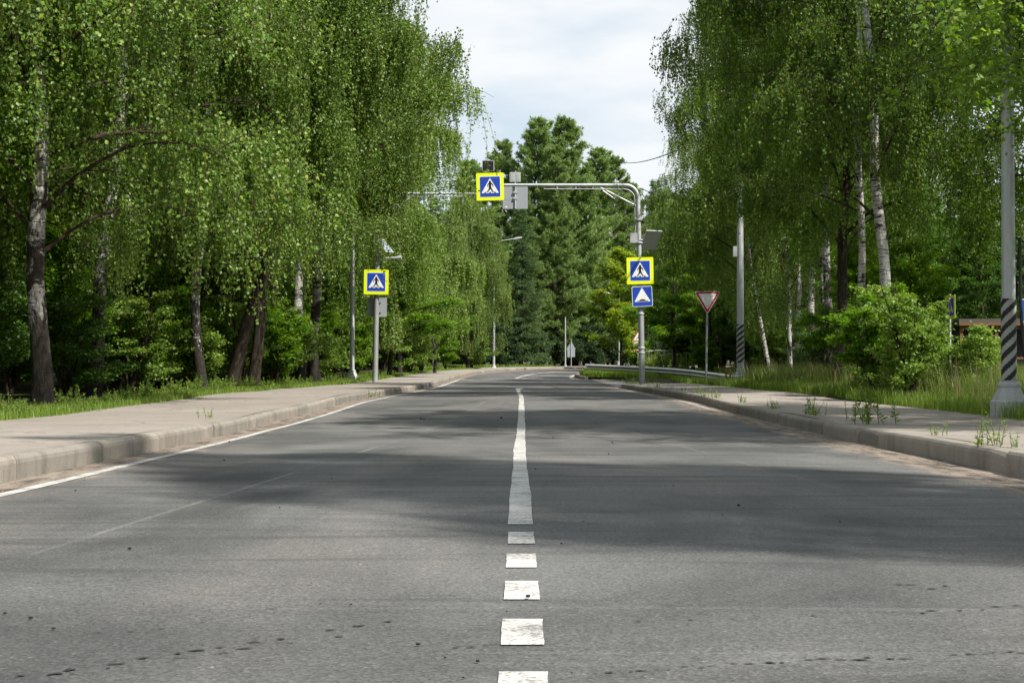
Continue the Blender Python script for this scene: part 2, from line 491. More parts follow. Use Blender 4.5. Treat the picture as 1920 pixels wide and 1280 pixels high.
M['stripe_black'] = paint('stripe_black', (.012, .012, .012), .6, .3)
M['stripe_grey'] = paint('stripe_grey', (.40, .40, .37), .65, .4)
M['cable'] = paint('cable_black', (.012, .012, .012), .5, .1)
M['lamp_glass'] = paint('lamp_glass', (.62, .64, .63), .25, .1)
M['panel_glass'] = paint('panel_glass', (.30, .36, .42), .18, .1)
M['panel_back'] = paint('panel_back', (.62, .63, .60), .6, .2)
M['stone'] = paint('tar_stone', (.012, .011, .010), .9, .1)
M['flower'] = paint('umbel_white', (.55, .56, .42), .8, .1)
def wood(name, a, b):
    s = NT(name)
    f = s.noise(s.coord((2, 2, 20)), 1.5, 5, .6, .6)
    return s.done(s.bsdf(s.mix(f, a, b), .7, 0, .3, f, .3, .005))
M['wood'] = wood('shelter_wood', (.11, .050, .022), (.23, .115, .05))
M['roof_sheet'] = metal('roof_sheet', (.085, .075, .065), .8, .1)
M['shelter_dark'] = paint('shelter_wall', (.03, .035, .045), .7, .2)

# ------------------------------------------------------------------ ground, road
def grid_strip(ys, xs_fn, z_fn, nx=1, dz=0.0):
    """quads between lines of x (list per y)"""
    g = Geo()
    rows = []
    for y in ys:
        xs = xs_fn(y)
        rows.append([(x, y, z_fn(x, y) + dz) for x in xs])
    n = len(rows[0])
    V = np.array(rows).reshape(-1, 3)
    F = []
    for i in range(len(rows) - 1):
        for j in range(n - 1):
            a = i * n + j
            F.append([a, a + 1, a + n + 1, a + n])
    g.add(V, F, 0, smooth=True)
    return g

# terrain sheet with finer cells near the road
xs = np.concatenate([-np.geomspace(900, 12, 26), np.linspace(-11.5, 11.5, 47), np.geomspace(12, 900, 26)])
ys = np.concatenate([[-900, -400, -150, -60], np.arange(-35, 130, 1.5), np.geomspace(131, 1500, 25)])
def terr(x, y):
    z = float(zt(x, y))
    l = float(LK(min(y, 189))); r = float(RK(y)) if y < 69 else float(RK2(y))
    if y > 150: r = l + 12
    if y > 190: return z
    inside = l - 2.9 < x < (r + 2.9 if y < 52 else r + .4)
    if inside: z -= 0.30
    if 49.5 < y < 69.5 and 0 < x < 40: z -= 0.30
    return z
g = grid_strip(ys, lambda y: xs, lambda x, y: terr(x, y))
tag(mobj('ground', g.mesh('ground', [M['soil']])), kind='structure')

zroad = lambda x, y: float(ZR(y)) - 0.0035 * abs(x)
ys = np.concatenate([np.arange(-35, 60, .5), np.arange(60, 172, 1.5)])
def rx(y):
    l = float(LK(y)) - .02
    r = (float(RK(y)) if y < 69 else float(RK2(y))) + .02
    return np.concatenate([np.linspace(l, l + .9, 7)[:-1], np.linspace(l + .9, r - .9, 5)[:-1], np.linspace(r - .9, r, 7)])
g = grid_strip(ys, rx, zroad)
me = g.mesh('road', [M['asphalt']])
co = np.empty(len(me.vertices) * 3, np.float32); me.vertices.foreach_get('co', co); co = co.reshape(-1, 3)
rr_ = np.where(co[:, 1] < 69, RK(co[:, 1]), RK2(co[:, 1]))
dl = co[:, 0] - LK(co[:, 1]); dr = rr_ - co[:, 0]
ed = np.maximum(np.clip(1 - dl / .60, 0, 1), np.clip(1 - dr / .75, 0, 1) * np.where((co[:, 1] > 50) & (co[:, 1] < 69), 0, 1))
at_ = me.attributes.new('edge', 'FLOAT', 'POINT'); at_.data.foreach_set('value', ed.astype(np.float32))
tag(mobj('road', me), kind='structure')

# side road running off to the right past the guardrail
def sidez(x, y):
    return float(ZR(y)) - 0.012 + (-0.04 * max(0, min(x, 14) - 3.4) * (1 if y > 52 else .3))
g = Geo()
xs2 = np.linspace(3.42, 44, 28)
rows = []
for x in xs2:
    t = (x - 3.4)
    y0 = np.interp(x, [3.4, 5, 8, 15, 44], [50.6, 51.2, 53.5, 57.5, 60])
    y1 = np.interp(x, [3.4, 6, 10, 20, 44], [68.9, 66.5, 64.0, 64.5, 67])
    rows.append([(x, y, sidez(x, y) + (0.012 if x < 3.5 else 0)) for y in np.linspace(y0, y1, 10)])
n = 10
V = np.array(rows).reshape(-1, 3)
F = [[i * n + j, (i + 1) * n + j, (i + 1) * n + j + 1, i * n + j + 1] for i in range(len(rows) - 1) for j in range(n - 1)]
g.add(V, F, smooth=True)
tag(mobj('side_road', g.mesh('side_road', [M['side_road']])), kind='structure')

# pavements
KH = 0.15
def pav_left(y):
    k = float(LK(y)); w = np.interp(y, [-40, 60, 90, 130, 170], [2.75, 2.7, 2.9, 6, 12])
    return np.linspace(k - w, k - .13, 6)
ysL = np.concatenate([np.arange(-35, 90, .5), np.arange(90, 172, 1.5)])
g = grid_strip(ysL, pav_left, lambda x, y: float(ZR(y)) + KH - .012 + .006 * math.sin(y * .9 + x))
tag(mobj('pavement_left', g.mesh('pavement_left', [M['pavement']])), kind='structure')
def pav_right(y):
    k = float(RK(y)); w = np.interp(y, [-40, 16, 26, 44, 49.6, 50.4], [2.7, 2.75, 2.2, 2.45, 2.5, 2.5])
    return np.linspace(k + .13, k + w, 6)
g = grid_strip(np.arange(-35, 50.3, .5), pav_right, lambda x, y: float(ZR(y)) + KH - .012 + .006 * math.sin(y * .7 + x * 2))
tag(mobj('pavement_right', g.mesh('pavement_right', [M['pavement']])), kind='structure')

# far sandy strip where the road bends
g = grid_strip(np.arange(60, 150, 1.5), lambda y: np.linspace(float(LK(y)) + .02, float(LK(y)) + np.interp(y, [60, 90, 120, 150], [.15, .6, 2.0, 3.5]), 3),
               lambda x, y: zroad(x, y) + .006)
tag(mobj('sandy_road_edge', g.mesh('sandy_road_edge', [M['far_soil']])), kind='structure')
# sand gathered at the open end of the junction
g = Geo()
rg = np.random.default_rng(5)
top = [(x, 50.2 + .25 * math.sin(x * 2.1) + rg.uniform(-.15, .15)) for x in np.linspace(.6, 3.4, 16)]
bot = [(x, 51.6 + .5 * math.sin(x * 1.3) + rg.uniform(-.2, .2)) for x in np.linspace(3.4, .6, 16)]
pts = top + bot
g.poly([(x, y, zroad(x, y) + .006) for x, y in pts])
tag(mobj('sand_patch', g.mesh('sand_patch', [M['far_soil']])), kind='structure')

# kerbs: rounded stones, one mesh per side
def kerb(xfn, ys_, side, name, hfn=None, inset=0.0):
    g = Geo()
    rr = np.random.default_rng(3 if side > 0 else 4)
    w = 0.17
    y = ys_[0]
    while y < ys_[1]:
        Lk = rr.choice([1.0, 1.4, 2.0, 2.8]) if y < 70 else 3.0
        y2 = min(y + Lk, ys_[1])
        gap = .018 if rr.random() < .6 else .036
        jit = rr.normal(0, .004); jz = rr.normal(0, .002); tilt = rr.normal(0, .006)
        prof = [(0, -.12), (0.0, KH - .05), (.006, KH - .025), (.022, KH - .007), (.05, KH), (w - .02, KH - .001), (w, KH - .008), (w, -.12)]
        segs = max(2, int((y2 - y) / .4) + 1)
        yy = np.linspace(y + gap / 2, y2 - gap / 2, segs)
        ring = []
        for k, q in enumerate(yy):
            x0 = float(xfn(q)) + jit + tilt * (q - (y + y2) / 2)
            z0 = float(ZR(q)) - 0.0035 * abs(x0) + jz
            ch = 0.0
            if rr.random() < .03: ch = rr.uniform(.008, .03)
            ring.append([(x0 + side * (px + (ch if 0 < i < 4 else 0)), q, z0 + pz - (ch if 2 <= i <= 4 else 0)) for i, (px, pz) in enumerate(prof)])
        P = np.array(ring); n = len(prof)
        F = []
        for i in range(segs - 1):
            for j in range(n - 1):
                f = [i * n + j, i * n + j + 1, (i + 1) * n + j + 1, (i + 1) * n + j]
                F.append(f if side < 0 else f[::-1])
        rv = rr.random()
        g.add(P.reshape(-1, 3), F, 0, np.full(len(F), rv))
        e0 = list(range(n)); 
        g.add(P[0], [e0], 0, [rv]); g.add(P[-1], [e0[::-1]], 0, [rv])
        y = y2
    return tag(mobj(name, g.mesh(name, [M['kerb']])), kind='structure')
kerb(LK, (-34, 168), -1, 'kerb_left')
def RKend(y):
    return float(RK(y)) + (0 if y < 48.6 else ((y - 48.6) / 1.6) ** 2 * .55)
kerb(RKend, (-34, 50.2), 1, 'kerb_right')
kerb(lambda y: RK2(y), (69.2, 148), 1, 'kerb_island')

# road markings
def ribbon(pts, w, dz=.003, wv=None, g=None, rr=np.random.default_rng(9)):
    g = g or Geo()
    pts = [np.array(p, float) for p in pts]
    V = []
    for i, p in enumerate(pts):
        a = pts[max(0, i - 1)]; b = pts[min(len(pts) - 1, i + 1)]
        t = (b - a)[:2]; t /= np.linalg.norm(t)
        nrm = np.array([t[1], -t[0]])
        ww = (w if wv is None else wv[i]) / 2
        for sgn in (-1, 1):
            q = p[:2] + nrm * (ww + rr.normal(0, .0009)) * sgn
            V.append((q[0], q[1], zroad(q[0], q[1]) + dz))
    F = [[2 * i, 2 * i + 1, 2 * i + 3, 2 * i + 2] for i in range(len(pts) - 1)]
    g.add(V, F)
    return g
cx = lambda y: np.interp(y, [0, 5.7, 9.5, 12, 19, 28, 33, 36, 40, 44, 48], [.008, .003, .0, -.004, .018, .03, .03, .0, -.045, -.04, -.03])
g = Geo()
for y0, y1 in ((.2, .5), (.85, 1.15), (1.5, 1.8), (2.14, 2.46), (2.47 + .01, 2.785)):
    pass
for y0, y1 in ((1.15, 1.47), (1.80, 2.12), (2.45, 2.785), (3.07, 3.41), (3.72, 4.07), (4.37, 4.73), (5.03, 5.43)):
    yy = np.linspace(y0, y1, 8)
    ribbon([(cx(q), q) for q in yy], .095, g=g)
yy = np.arange(5.73, 48, .25)
ribbon([(cx(q), q) for q in yy], .10, g=g, wv=.10 + .006 * np.sin(yy * 1.1) + .004 * np.sin(yy * 3.7) + np.clip((yy - 42) / 30, 0, .2))
yy = np.concatenate([np.arange(-5, 45, .5)])
ribbon([(float(LL(q)), q) for q in yy], .085, g=g)
yy = np.arange(46.5, 69.5, .5)
ribbon([(float(LL(q)), q) for q in yy], .15, g=g)
ribbon([(-2.95, 69.5), (-2.6, 67.5), (-2.1, 66)], .16, g=g)
# centre line again beyond the junction, bending right
ribbon([(x, y) for x, y in ((-.2, 71), (0, 76), (.5, 84), (1.3, 92), (2.6, 101), (4.6, 111), (7.2, 120))], .2, g=g)
ribbon([(x, y) for x, y in ((.1, 70.8), (.7, 68.6), (1.4, 66.9))], .12, g=g)
ribbon([(x + .0, y) for x, y in ((2.6, 70.5), (2.75, 77), (3.3, 85))], .2, g=g)
ribbon([(float(RK(q)) - .22, q) for q in np.arange(24, 49, .5)], .045, g=g)
tag(mobj('road_markings', g.mesh('road_markings', [M['road_paint']])), kind='structure')

# ------------------------------------------------------------------ plants
def quads_leaf(c, axis, nrm, ln, wd, fold=.18):
    """kite leaves: c base point (n,3), axis unit, nrm approx normal, ln length, wd width"""
    axis = axis / (np.linalg.norm(axis, axis=1, keepdims=True) + 1e-9)
    side = np.cross(axis, nrm); side /= np.linalg.norm(side, axis=1, keepdims=True) + 1e-9
    up = np.cross(side, axis)
    ln = ln[:, None]; wd = wd[:, None]
    a = c; b = c + axis * ln * .40 + side * wd * .5 + up * ln * fold
    t = c + axis * ln; d = c + axis * ln * .40 - side * wd * .5 + up * ln * fold
    V = np.stack([a, b, t, d], 1).reshape(-1, 3)
    F = np.arange(len(c) * 4).reshape(-1, 4)
    return V, F

def rvec(r, n):
    v = r.normal(size=(n, 3)); return v / np.linalg.norm(v, axis=1, keepdims=True)

def limb_path(p0, az, el0, L, droop, n=8, r=None, wob=.04):
    """arching path"""
    p = np.array(p0, float); pts = [p.copy()]
    st = L / (n - 1); el = el0
    a = az
    for i in range(n - 1):
        d = np.array([math.cos(a) * math.cos(el), math.sin(a) * math.cos(el), math.sin(el)])
        p = p + d * st
        pts.append(p.copy())
        el -= droop / (n - 1) * (0.4 + 1.2 * i / n)
        if r is not None:
            a += r.normal(0, .12); p += r.normal(0, wob * st, 3)
    return np.array(pts)

def trunk_path(H, r, wob=.25, n=18, lean=(0, 0)):
    z = np.linspace(-.3, H, n)
    ph = r.uniform(0, 6, 4)
    t = np.clip(z / H, 0, 1)
    x = wob * (np.sin(z * .45 + ph[0]) - math.sin(ph[0])) * .5 + lean[0] * t * H + .05 * np.sin(z * 1.7 + ph[2])
    y = wob * (np.sin(z * .38 + ph[1]) - math.sin(ph[1])) * .5 + lean[1] * t * H + .05 * np.sin(z * 1.5 + ph[3])
    return np.stack([x, y, z], 1)

def birch(seed, H=15, R=4.5, base=2.8, r0=.16, nl=40, strands=2400, ln=.058, weep=1.0, stems=1, bark='birch_bark', leafmat='birch_leaf', spread=.16, nsec=9):
    r = np.random.default_rng(seed)
    T = Geo(); B = Geo(); C = Geo()
    starts = []; dirs = []; wts = []
    for st in range(stems):
        off = np.array([0, 0, 0]) if st == 0 else np.array([r.uniform(.25, .4) * (1 if st % 2 else -1), r.uniform(-.2, .2), 0])
        tp = trunk_path(H * (1 if st == 0 else .85), r, .35, 22, (0 if st == 0 else r.uniform(-.05, .05), 0)) + off
        tt = np.clip(tp[:, 2] / tp[-1, 2], 0, 1)
        rad = r0 * (1 if st == 0 else .65) * (1 - tt) ** .75 + .012
        rad = rad * (1 + .45 * np.exp(-np.clip(tp[:, 2], 0, 9) * 3.0))
        T.tube(tp, rad, 14)
        for i in range(nl // stems):
            u = (i + r.random()) / (nl // stems)
            z = base + (H * .97 - base) * u ** .92
            if z > tp[-1, 2] * .98: continue
            p0 = np.array([np.interp(z, tp[:, 2], tp[:, k]) for k in range(3)])
            rt = np.interp(z, tp[:, 2], rad)
            prof = (1 - u) ** .55 * (.72 + .55 * min(1, u * 3))
            Ll = R * prof * r.uniform(.8, 1.12) * 1.0 + .3
            az = i * 2.399 + r.normal(0, .4)
            lp = limb_path(p0, az, r.uniform(.45, .95), Ll, r.uniform(1.2, 1.8), 9, r)
            lr = max(.015, rt * r.uniform(.25, .42)) * np.linspace(1, .12, 9)
            B.tube(lp, lr, 6, 0, False)
            k = max(3, int(nsec * Ll / R)); wl = r.gamma(2.2, .45)
            for j in range(k):
                s_ = r.uniform(.22, 1.0)
                q0 = np.array([np.interp(s_ * 8, range(9), lp[:, c_]) for c_ in range(3)])
                a2 = az + r.normal(0, .95)
                L2 = Ll * r.uniform(.16, .40) * (1.15 - .4 * s_) + .25
                sp = limb_path(q0, a2, r.uniform(-.1, .7), L2, r.uniform(1.0, 1.9), 6, r, .06)
                B.tube(sp, np.linspace(.011, .004, 6), 3, 0, False)
                ns = 5
                for q in range(ns):
                    s2 = r.uniform(.15, 1) * 5
                    starts.append([np.interp(s2, range(6), sp[:, c_]) for c_ in range(3)])
                    wts.append(wl * r.uniform(.3, 1.7)); dirs.append([math.cos(a2 + r.normal(0, .9)), math.sin(a2 + r.normal(0, .9)), 0])
    starts = np.array(starts); dirs = np.array(dirs)
    n = len(starts)
    wts = np.array(wts); pick = r.choice(n, strands, p=wts / wts.sum())
    S = starts[pick] + r.normal(0, .16, (strands, 3)); D = dirs[pick]
    ang = r.normal(0, .7, strands); ca, sa = np.cos(ang), np.sin(ang)
    D = np.stack([D[:, 0] * ca - D[:, 1] * sa, D[:, 0] * sa + D[:, 1] * ca, np.zeros(strands)], 1)
    SL = r.gamma(3.0, .21, strands) * weep + .18
    SL = np.minimum(SL, np.maximum(S[:, 2] - base * .74, .25))
    hr = r.uniform(.12, .55, strands) / (.4 + weep)
    def at(idx, u):
        s_ = S[idx]; l = SL[idx][:, None]; u = u[:, None]
        return s_ + D[idx] * (hr[idx][:, None] * l * (1 - (1 - u) ** 2)) + np.array([0, 0, 1.0]) * (.12 * l * np.sin(u * 2.2) * (1 - u)) - np.array([0, 0, 1.0]) * l * u ** 1.35
    # twigs
    ids = np.arange(strands)
    P = [at(ids, np.full(strands, q)) for q in (0, .35, .7, 1.0)]
    for a, b in zip(P[:-1], P[1:]):
        w = np.array([.0036, .001, 0])
        V = np.stack([a - w, a + w, b + w, b - w], 1).reshape(-1, 3)
        B.add(V, np.arange(strands * 4).reshape(-1, 4), 0)
    per = np.maximum(4, (SL / .028)).astype(int)
    idx = np.repeat(ids, per)
    N = len(idx)
    u = r.random(N) ** .8
    c = at(idx, u) + r.normal(0, .035, (N, 3))
    ax = rvec(r, N) * .75 + np.array([0, 0, -.75]) + D[idx] * .2
    nr = rvec(r, N); nr[:, 2] *= .5
    lnn = r.uniform(.5, 1.25, N) * ln
    V, F = quads_leaf(c, ax, nr, lnn, lnn * r.uniform(.72, .95, N), .10)
    sv = r.random(strands)
    C.add(V, F, 0, np.clip(sv[idx] * .35 + r.random(N) * .65, 0, 1))
    return (T.mesh('birch_trunk', [M[bark]]), B.mesh('birch_branches', [M['twig']]), C.mesh('birch_crown', [M[leafmat]]))

def broadleaf(seed, H=7, R=3, base=1.0, r0=.09, nl=34, ln=.11, leaves=30000, mat='maple_leaf', flat=.75, stems=1, el=(.3, .9), sig=.16):
    r = np.random.default_rng(seed)
    T = Geo(); B = Geo(); C = Geo()
    pts = []
    for st in range(stems):
        lean = (0, 0) if stems == 1 else (math.cos(st * 2.4 + 1) * r.uniform(.1, .42), math.sin(st * 2.4 + 1) * r.uniform(.1, .42))
        hh = H * (1 if st == 0 else r.uniform(.6, 1))
        tp = trunk_path(hh, r, .3, 14, lean)
        tt = np.clip(tp[:, 2] / hh, 0, 1)
        rad = r0 * (1 - tt) ** .8 + .008
        T.tube(tp, rad, 8 if stems == 1 else 5)
        m = max(6, nl // stems)
        for i in range(m):
            u = (i + r.random()) / m
            z = base + (hh * .98 - base) * u
            p0 = np.array([np.interp(z, tp[:, 2], tp[:, k]) for k in range(3)])
            Ll = R * (1 - .75 * u ** 1.5) * r.uniform(.5, 1.15) * (1 if stems == 1 else .55)
            az = i * 2.399 + r.normal(0, .5)
            lp = limb_path(p0, az, r.uniform(*el), Ll, r.uniform(.2, .9), 7, r, .08)
            B.tube(lp, max(.01, np.interp(z, tp[:, 2], rad) * .4) * np.linspace(1, .2, 7), 4, 0, False)
            for j in range(max(3, int(Ll * 4))):
                s_ = r.uniform(.25, 1) * 6
                q0 = np.array([np.interp(s_, range(7), lp[:, c_]) for c_ in range(3)])
                L2 = r.uniform(.25, .9) * (.35 + Ll * .18)
                sp = limb_path(q0, az + r.normal(0, .9), r.uniform(-.2, .7), L2, r.uniform(-.1, .6), 4, r, .1)
                B.tube(sp, np.linspace(.006, .003, 4), 3, 0, False)
                pts.append(sp)
    K = len(pts); A = np.array(pts)
    idx = r.integers(0, K, leaves); u = r.random(leaves) * 3
    i0 = np.minimum(u.astype(int), 2); fr = (u - i0)[:, None]
    c = A[idx, i0] * (1 - fr) + A[idx, i0 + 1] * fr + r.normal(0, sig, (leaves, 3)) * np.array([1, 1, .45])
    c[:, 2] = np.maximum(c[:, 2], .05)
    ax = rvec(r, leaves); ax[:, 2] = ax[:, 2] * .4 - .22
    nr = rvec(r, leaves) * (1 - flat) + np.array([0, 0, flat])
    lnn = r.uniform(.55, 1.2, leaves) * ln
    V, F = quads_leaf(c, ax, nr, lnn, lnn * r.uniform(.6, .95, leaves), .10)
    cv = r.random(K)
    C.add(V, F, 0, np.clip(cv[idx] * .45 + r.random(leaves) * .55, 0, 1))
    return (T.mesh('trunk', [M['dark_bark']]), B.mesh('branches', [M['twig']]), C.mesh('crown', [M[mat]]))

def conifer(seed, H=26, R=4, base=7, r0=.3, nl=90, tuft=.30, mat='needle', kind='pine', barkm='pine_bark', per=9):
    r = np.random.default_rng(seed)
    T = Geo(); B = Geo(); C = Geo()
    tp = trunk_path(H, r, .5 if kind == 'pine' else .15, 20)
    tt = np.clip(tp[:, 2] / H, 0, 1)
    T.tube(tp, r0 * (1 - tt) ** .8 + .02, 10)
    cs = []; ds = []
    for i in range(nl):
        u = (i + r.random()) / nl
        z = base + (H - base) * u
        p0 = np.array([np.interp(z, tp[:, 2], tp[:, k]) for k in range(3)])
        if kind == 'pine':
            Ll = R * (1 - u) ** .55 * r.uniform(.55, 1.15) * min(1, .45 + u * 2.2) + .45
            el = r.uniform(-.1, .5) + .55 * u; dr = r.uniform(-.6, .2)
        else:
            Ll = R * (1 - u) ** .85 * r.uniform(.8, 1.1) + .15
            el = r.uniform(-.15, .1) + .4 * u; dr = r.uniform(-.5, .35)
        az = i * 2.399 + r.normal(0, .3)
        lp = limb_path(p0, az, el, Ll, dr, 7, r, .08)
        B.tube(lp, np.linspace(max(.02, .075 * (1 - u)), .012, 7), 4, 0, False)
        k = int(Ll * (5.5 if kind == 'pine' else 7)) + 3
        for j in range(k):
            s_ = r.uniform(.3 if kind == 'pine' else .08, 1.02) * 6
            s_ = min(s_, 6)
            q0 = np.array([np.interp(s_, range(7), lp[:, c_]) for c_ in range(3)])
            a2 = az + r.choice([-1, 1]) * r.uniform(.2, 1.2)
            L2 = r.uniform(.3, 1.0) * (.35 + (Ll * .22))
            e2 = r.uniform(0, .8) if kind == 'pine' else r.uniform(-.5, .1)
            for w in np.linspace(.3, 1, 3 if kind == 'pine' else 4):
                q = q0 + L2 * w * np.array([math.cos(a2) * math.cos(e2), math.sin(a2) * math.cos(e2), math.sin(e2)])
                cs.append(q); ds.append([math.cos(a2) * math.cos(e2 + .3), math.sin(a2) * math.cos(e2 + .3), math.sin(e2 + .3)])
        cs.append(lp[-1]); ds.append([math.cos(az), math.sin(az), .6])
    for q in range(5):
        cs.append(tp[-1] - [0, 0, q * .18]); ds.append([0, 0, 1])
    cs = np.array(cs); ds = np.array(ds); K = len(cs)
    idx = np.repeat(np.arange(K), per); N = len(idx)
    ax = ds[idx] + rvec(r, N) * .85
    c = cs[idx] + r.normal(0, tuft * .25, (N, 3))
    lnn = r.uniform(.6, 1.15, N) * tuft
    V, F = quads_leaf(c, ax, rvec(r, N), lnn, lnn * .22, .03)
    cv = r.random(K)
    C.add(V, F, 0, np.clip(cv[idx] * .6 + r.random(N) * .4, 0, 1))
    return (T.mesh('trunk', [M[barkm]]), B.mesh('branches', [M['twig']]), C.mesh('crown', [M[mat]]))

def forb(seed, H=.6, stems=10, leaves=260, ln=.06, mat='weed_leaf', spread=.2, wid=.35):
    r = np.random.default_rng(seed)
    T = Geo(); C = Geo()
    for i in range(stems):
        az = r.uniform(0, 6.28)
        h = H * r.uniform(.5, 1)
        p = limb_path((r.normal(0, spread * .3), r.normal(0, spread * .3), 0), az, r.uniform(1.0, 1.5), h, r.uniform(-.2, .6), 6, r, .05)
        T.tube(p, np.linspace(.004, .0015, 6), 3, 0, False)
        k = leaves // stems
        u = r.uniform(.05, 1, k) * 5; i0 = np.minimum(u.astype(int), 4); fr = (u - i0)[:, None]
        c = p[i0] * (1 - fr) + p[i0 + 1] * fr
        ax = rvec(r, k); ax[:, 2] = np.abs(ax[:, 2]) * .6 + .1
        l_ = r.uniform(.5, 1.1, k) * ln * (1.2 - .6 * u / 5)
        V, F = quads_leaf(c, ax, rvec(r, k), l_, l_ * wid, .08)
        C.add(V, F, 0, r.random(k))
    return (T.mesh('stems', [M[mat]]), None, C.mesh('leaves', [M[mat]]))

PR = {}
PR['birch0'] = birch(101, 15, 4.1, 2.6, .125, 46, 6400, ln=.066)
PR['birch1'] = birch(102, 14, 3.9, 2.4, .11, 42, 5600, ln=.064)
PR['birch2'] = birch(103, 16, 4.3, 2.0, .135, 50, 7000, ln=.068)
PR['birch3'] = birch(104, 12, 3.4, 2.0, .095, 36, 3800, ln=.064, bark='white_bark')
PR['birch_twin'] = birch(105, 15, 4.3, 3.0, .118, 54, 8600, stems=2, ln=.064, weep=.5, bark='white_bark', leafmat='airy_leaf')
PR['birch_airy'] = birch(108, 15, 4.2, 2.8, .13, 50, 7200, ln=.066, weep=.5, leafmat='airy_leaf')
PR['birch_dark'] = birch(109, 15, 3.9, 4.6, .165, 44, 5200, ln=.066, bark='dark_bark')
PR['airy_dark'] = birch(110, 15, 4.2, 2.8, .15, 50, 6800, ln=.066, weep=.5, bark='dark_bark', leafmat='airy_leaf')
PR['far_birch'] = birch(106, 16, 4.2, 1.8, .15, 46, 3900, ln=.095, weep=1.7, leafmat='far_birch_leaf')
PR['birch_high'] = birch(107, 17, 3.9, 4.8, .125, 46, 6600, ln=.066)
PR['maple0'] = broadleaf(201, 7.5, 3.0, 1.2, .09, 36, .12, 26000)
PR['maple1'] = broadleaf(202, 6.0, 2.6, .8, .07, 30, .11, 22000)
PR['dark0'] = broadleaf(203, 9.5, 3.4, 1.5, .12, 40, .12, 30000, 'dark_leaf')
PR['yellow'] = broadleaf(204, 7.0, 2.7, .8, .08, 36, .14, 20000, 'yellow_leaf', el=(.6, 1.2))
PR['bush0'] = broadleaf(205, 2.5, 2.1, .15, .03, 34, .075, 12000, 'bush_leaf', .5, 8, (.3, 1.3), .07)
PR['bush1'] = broadleaf(206, 1.8, 1.6, .1, .025, 30, .075, 13000, 'bush_leaf', .5, 7, (.1, 1.0), .10)
PR['bush2'] = broadleaf(207, 3.2, 2.0, .3, .035, 36, .10, 14000, 'maple_leaf', .65, 5, (.2, .9), .12)
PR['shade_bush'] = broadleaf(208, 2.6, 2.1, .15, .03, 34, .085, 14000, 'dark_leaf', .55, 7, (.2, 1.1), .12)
PR['deep_bush'] = broadleaf(209, 2.6, 2.1, .05, .03, 36, .095, 16000, 'painted_shade_leaf', .45, 7, (.2, 1.1), .13)
PR['pine0'] = conifer(301, 27, 4.8, 4.5, .30, 130, .36, per=17)
PR['pine1'] = conifer(302, 25, 5.2, 4, .28, 130, .36, per=17)
PR['pine2'] = conifer(303, 26, 4.2, 1.5, .26, 140, .34, per=17)
PR['spruce'] = conifer(304, 17, 3.0, .8, .18, 120, .24, 'spruce_needle', 'spruce', 'dark_bark', 8)
for i in range(4):
    PR['weed%d' % i] = forb(400 + i, [.34, .28, .22, .16][i], [9, 8, 6, 5][i], [230, 160, 110, 70][i], [.055, .04, .04, .035][i])
PR['verge_weed'] = forb(410, .6, 16, 900, .085, spread=.5, wid=.45)
PR['verge_weed1'] = forb(411, .45, 14, 700, .075, spread=.5, wid=.5)

def plant(name, proto, x, y, rot=None, s=1.0, label='', cat='tree', group=None, z=None, lean=(0, 0), parts=('trunk', 'branches', 'crown')):
    z = float(zt(x, y)) - .03 if z is None else z
    rot = random.uniform(0, 6.28) if rot is None else rot
    e = empty(name, (x, y, z), (0, 0, 0), s)
    mt = Matrix.Rotation(lean[0], 4, 'Y') @ Matrix.Rotation(lean[1], 4, 'X') @ Matrix.Rotation(rot, 4, 'Z')
    e.rotation_euler = mt.to_euler()
    tag(e, label, cat, group)
    for nm, me in zip(parts, PR[proto]):
        if me is not None:
            mobj(nm, me, e)
    return e
def on_road(x, y):
    if y < 60 or y > 190: return False
    l = float(LK(min(y, 189)))
    return l - np.interp(y, [60, 90, 130, 170], [2.9, 3.1, 6.2, 12]) - .6 < x < (float(RK2(y)) if y < 170 else l + 12) + .6
exec_after = None

# ---- left roadside row (close trees whose trunks show)
LG = 'birches along the left roadside'
plant('birch_tree', 'birch2', -7.45, 22.0, 0.6, 1.0, 'thick birch trunk with dark cracked bark, nearest of the row at the left pavement', 'tree', LG, lean=(.045, 0))
plant('birch_tree', 'birch0', -8.3, 27.5, 2.1, 1.0, 'mottled birch with a pale limb reaching right, second trunk of the left row', 'tree', LG, lean=(.05, .0))
plant('birch_tree', 'birch1', -7.1, 31.5, 4.0, (.9, .9, 1.1), 'slender birch with white bark bands, third trunk of the left row', 'tree', LG, lean=(.01, 0))
plant('birch_tree', 'birch_dark', -6.85, 33.5, 5.2, (.85, .85, .95), 'dark trunk leaning to the right beside the left pavement, left one of a pair', 'tree', LG, lean=(.25, .0))
plant('birch_tree', 'birch_dark', -6.45, 34.6, 1.2, (.8, .8, .95), 'dark trunk standing close behind the leaning one, right one of a pair', 'tree', LG, lean=(.10, .02))
plant('birch_tree', 'birch2', -9.4, 40, 3.3, .95, 'birch with thick hanging foliage above the left lamp post', 'tree', LG)
plant('birch_tree', 'birch_high', -6.6, 46, 0.2, (1.24, 1.24, 1.0), 'birch whose drooping twigs hang over the left crossing sign and solar panel', 'tree', LG)
plant('birch_tree', 'birch2', -9.2, 15.0, 2.9, .9, 'near birch with large hanging leaves filling the upper left corner of the view', 'tree', LG)
plant('birch_tree', 'birch1', -10.6, 21.0, 5.0, 1.05, 'birch mostly hidden behind the nearest left trunk', 'tree', LG)
plant('birch_tree', 'birch_high', -6.7, 43.0, 3.3, (1.15, 1.15, .84), 'birch on the left verge whose crown hides the top of the lamp post', 'tree', LG)
plant('birch_tree', 'birch0', -9.6, 44.0, 2.6, (1, 1, 1.05), 'birch set back between the lamp post and the leaning trunks', 'tree', LG)
plant('birch_tree', 'birch2', -8.0, 56.5, 4.6, 1.0, 'birch rising behind the left gantry post, last dark green one of the left row', 'tree', LG)

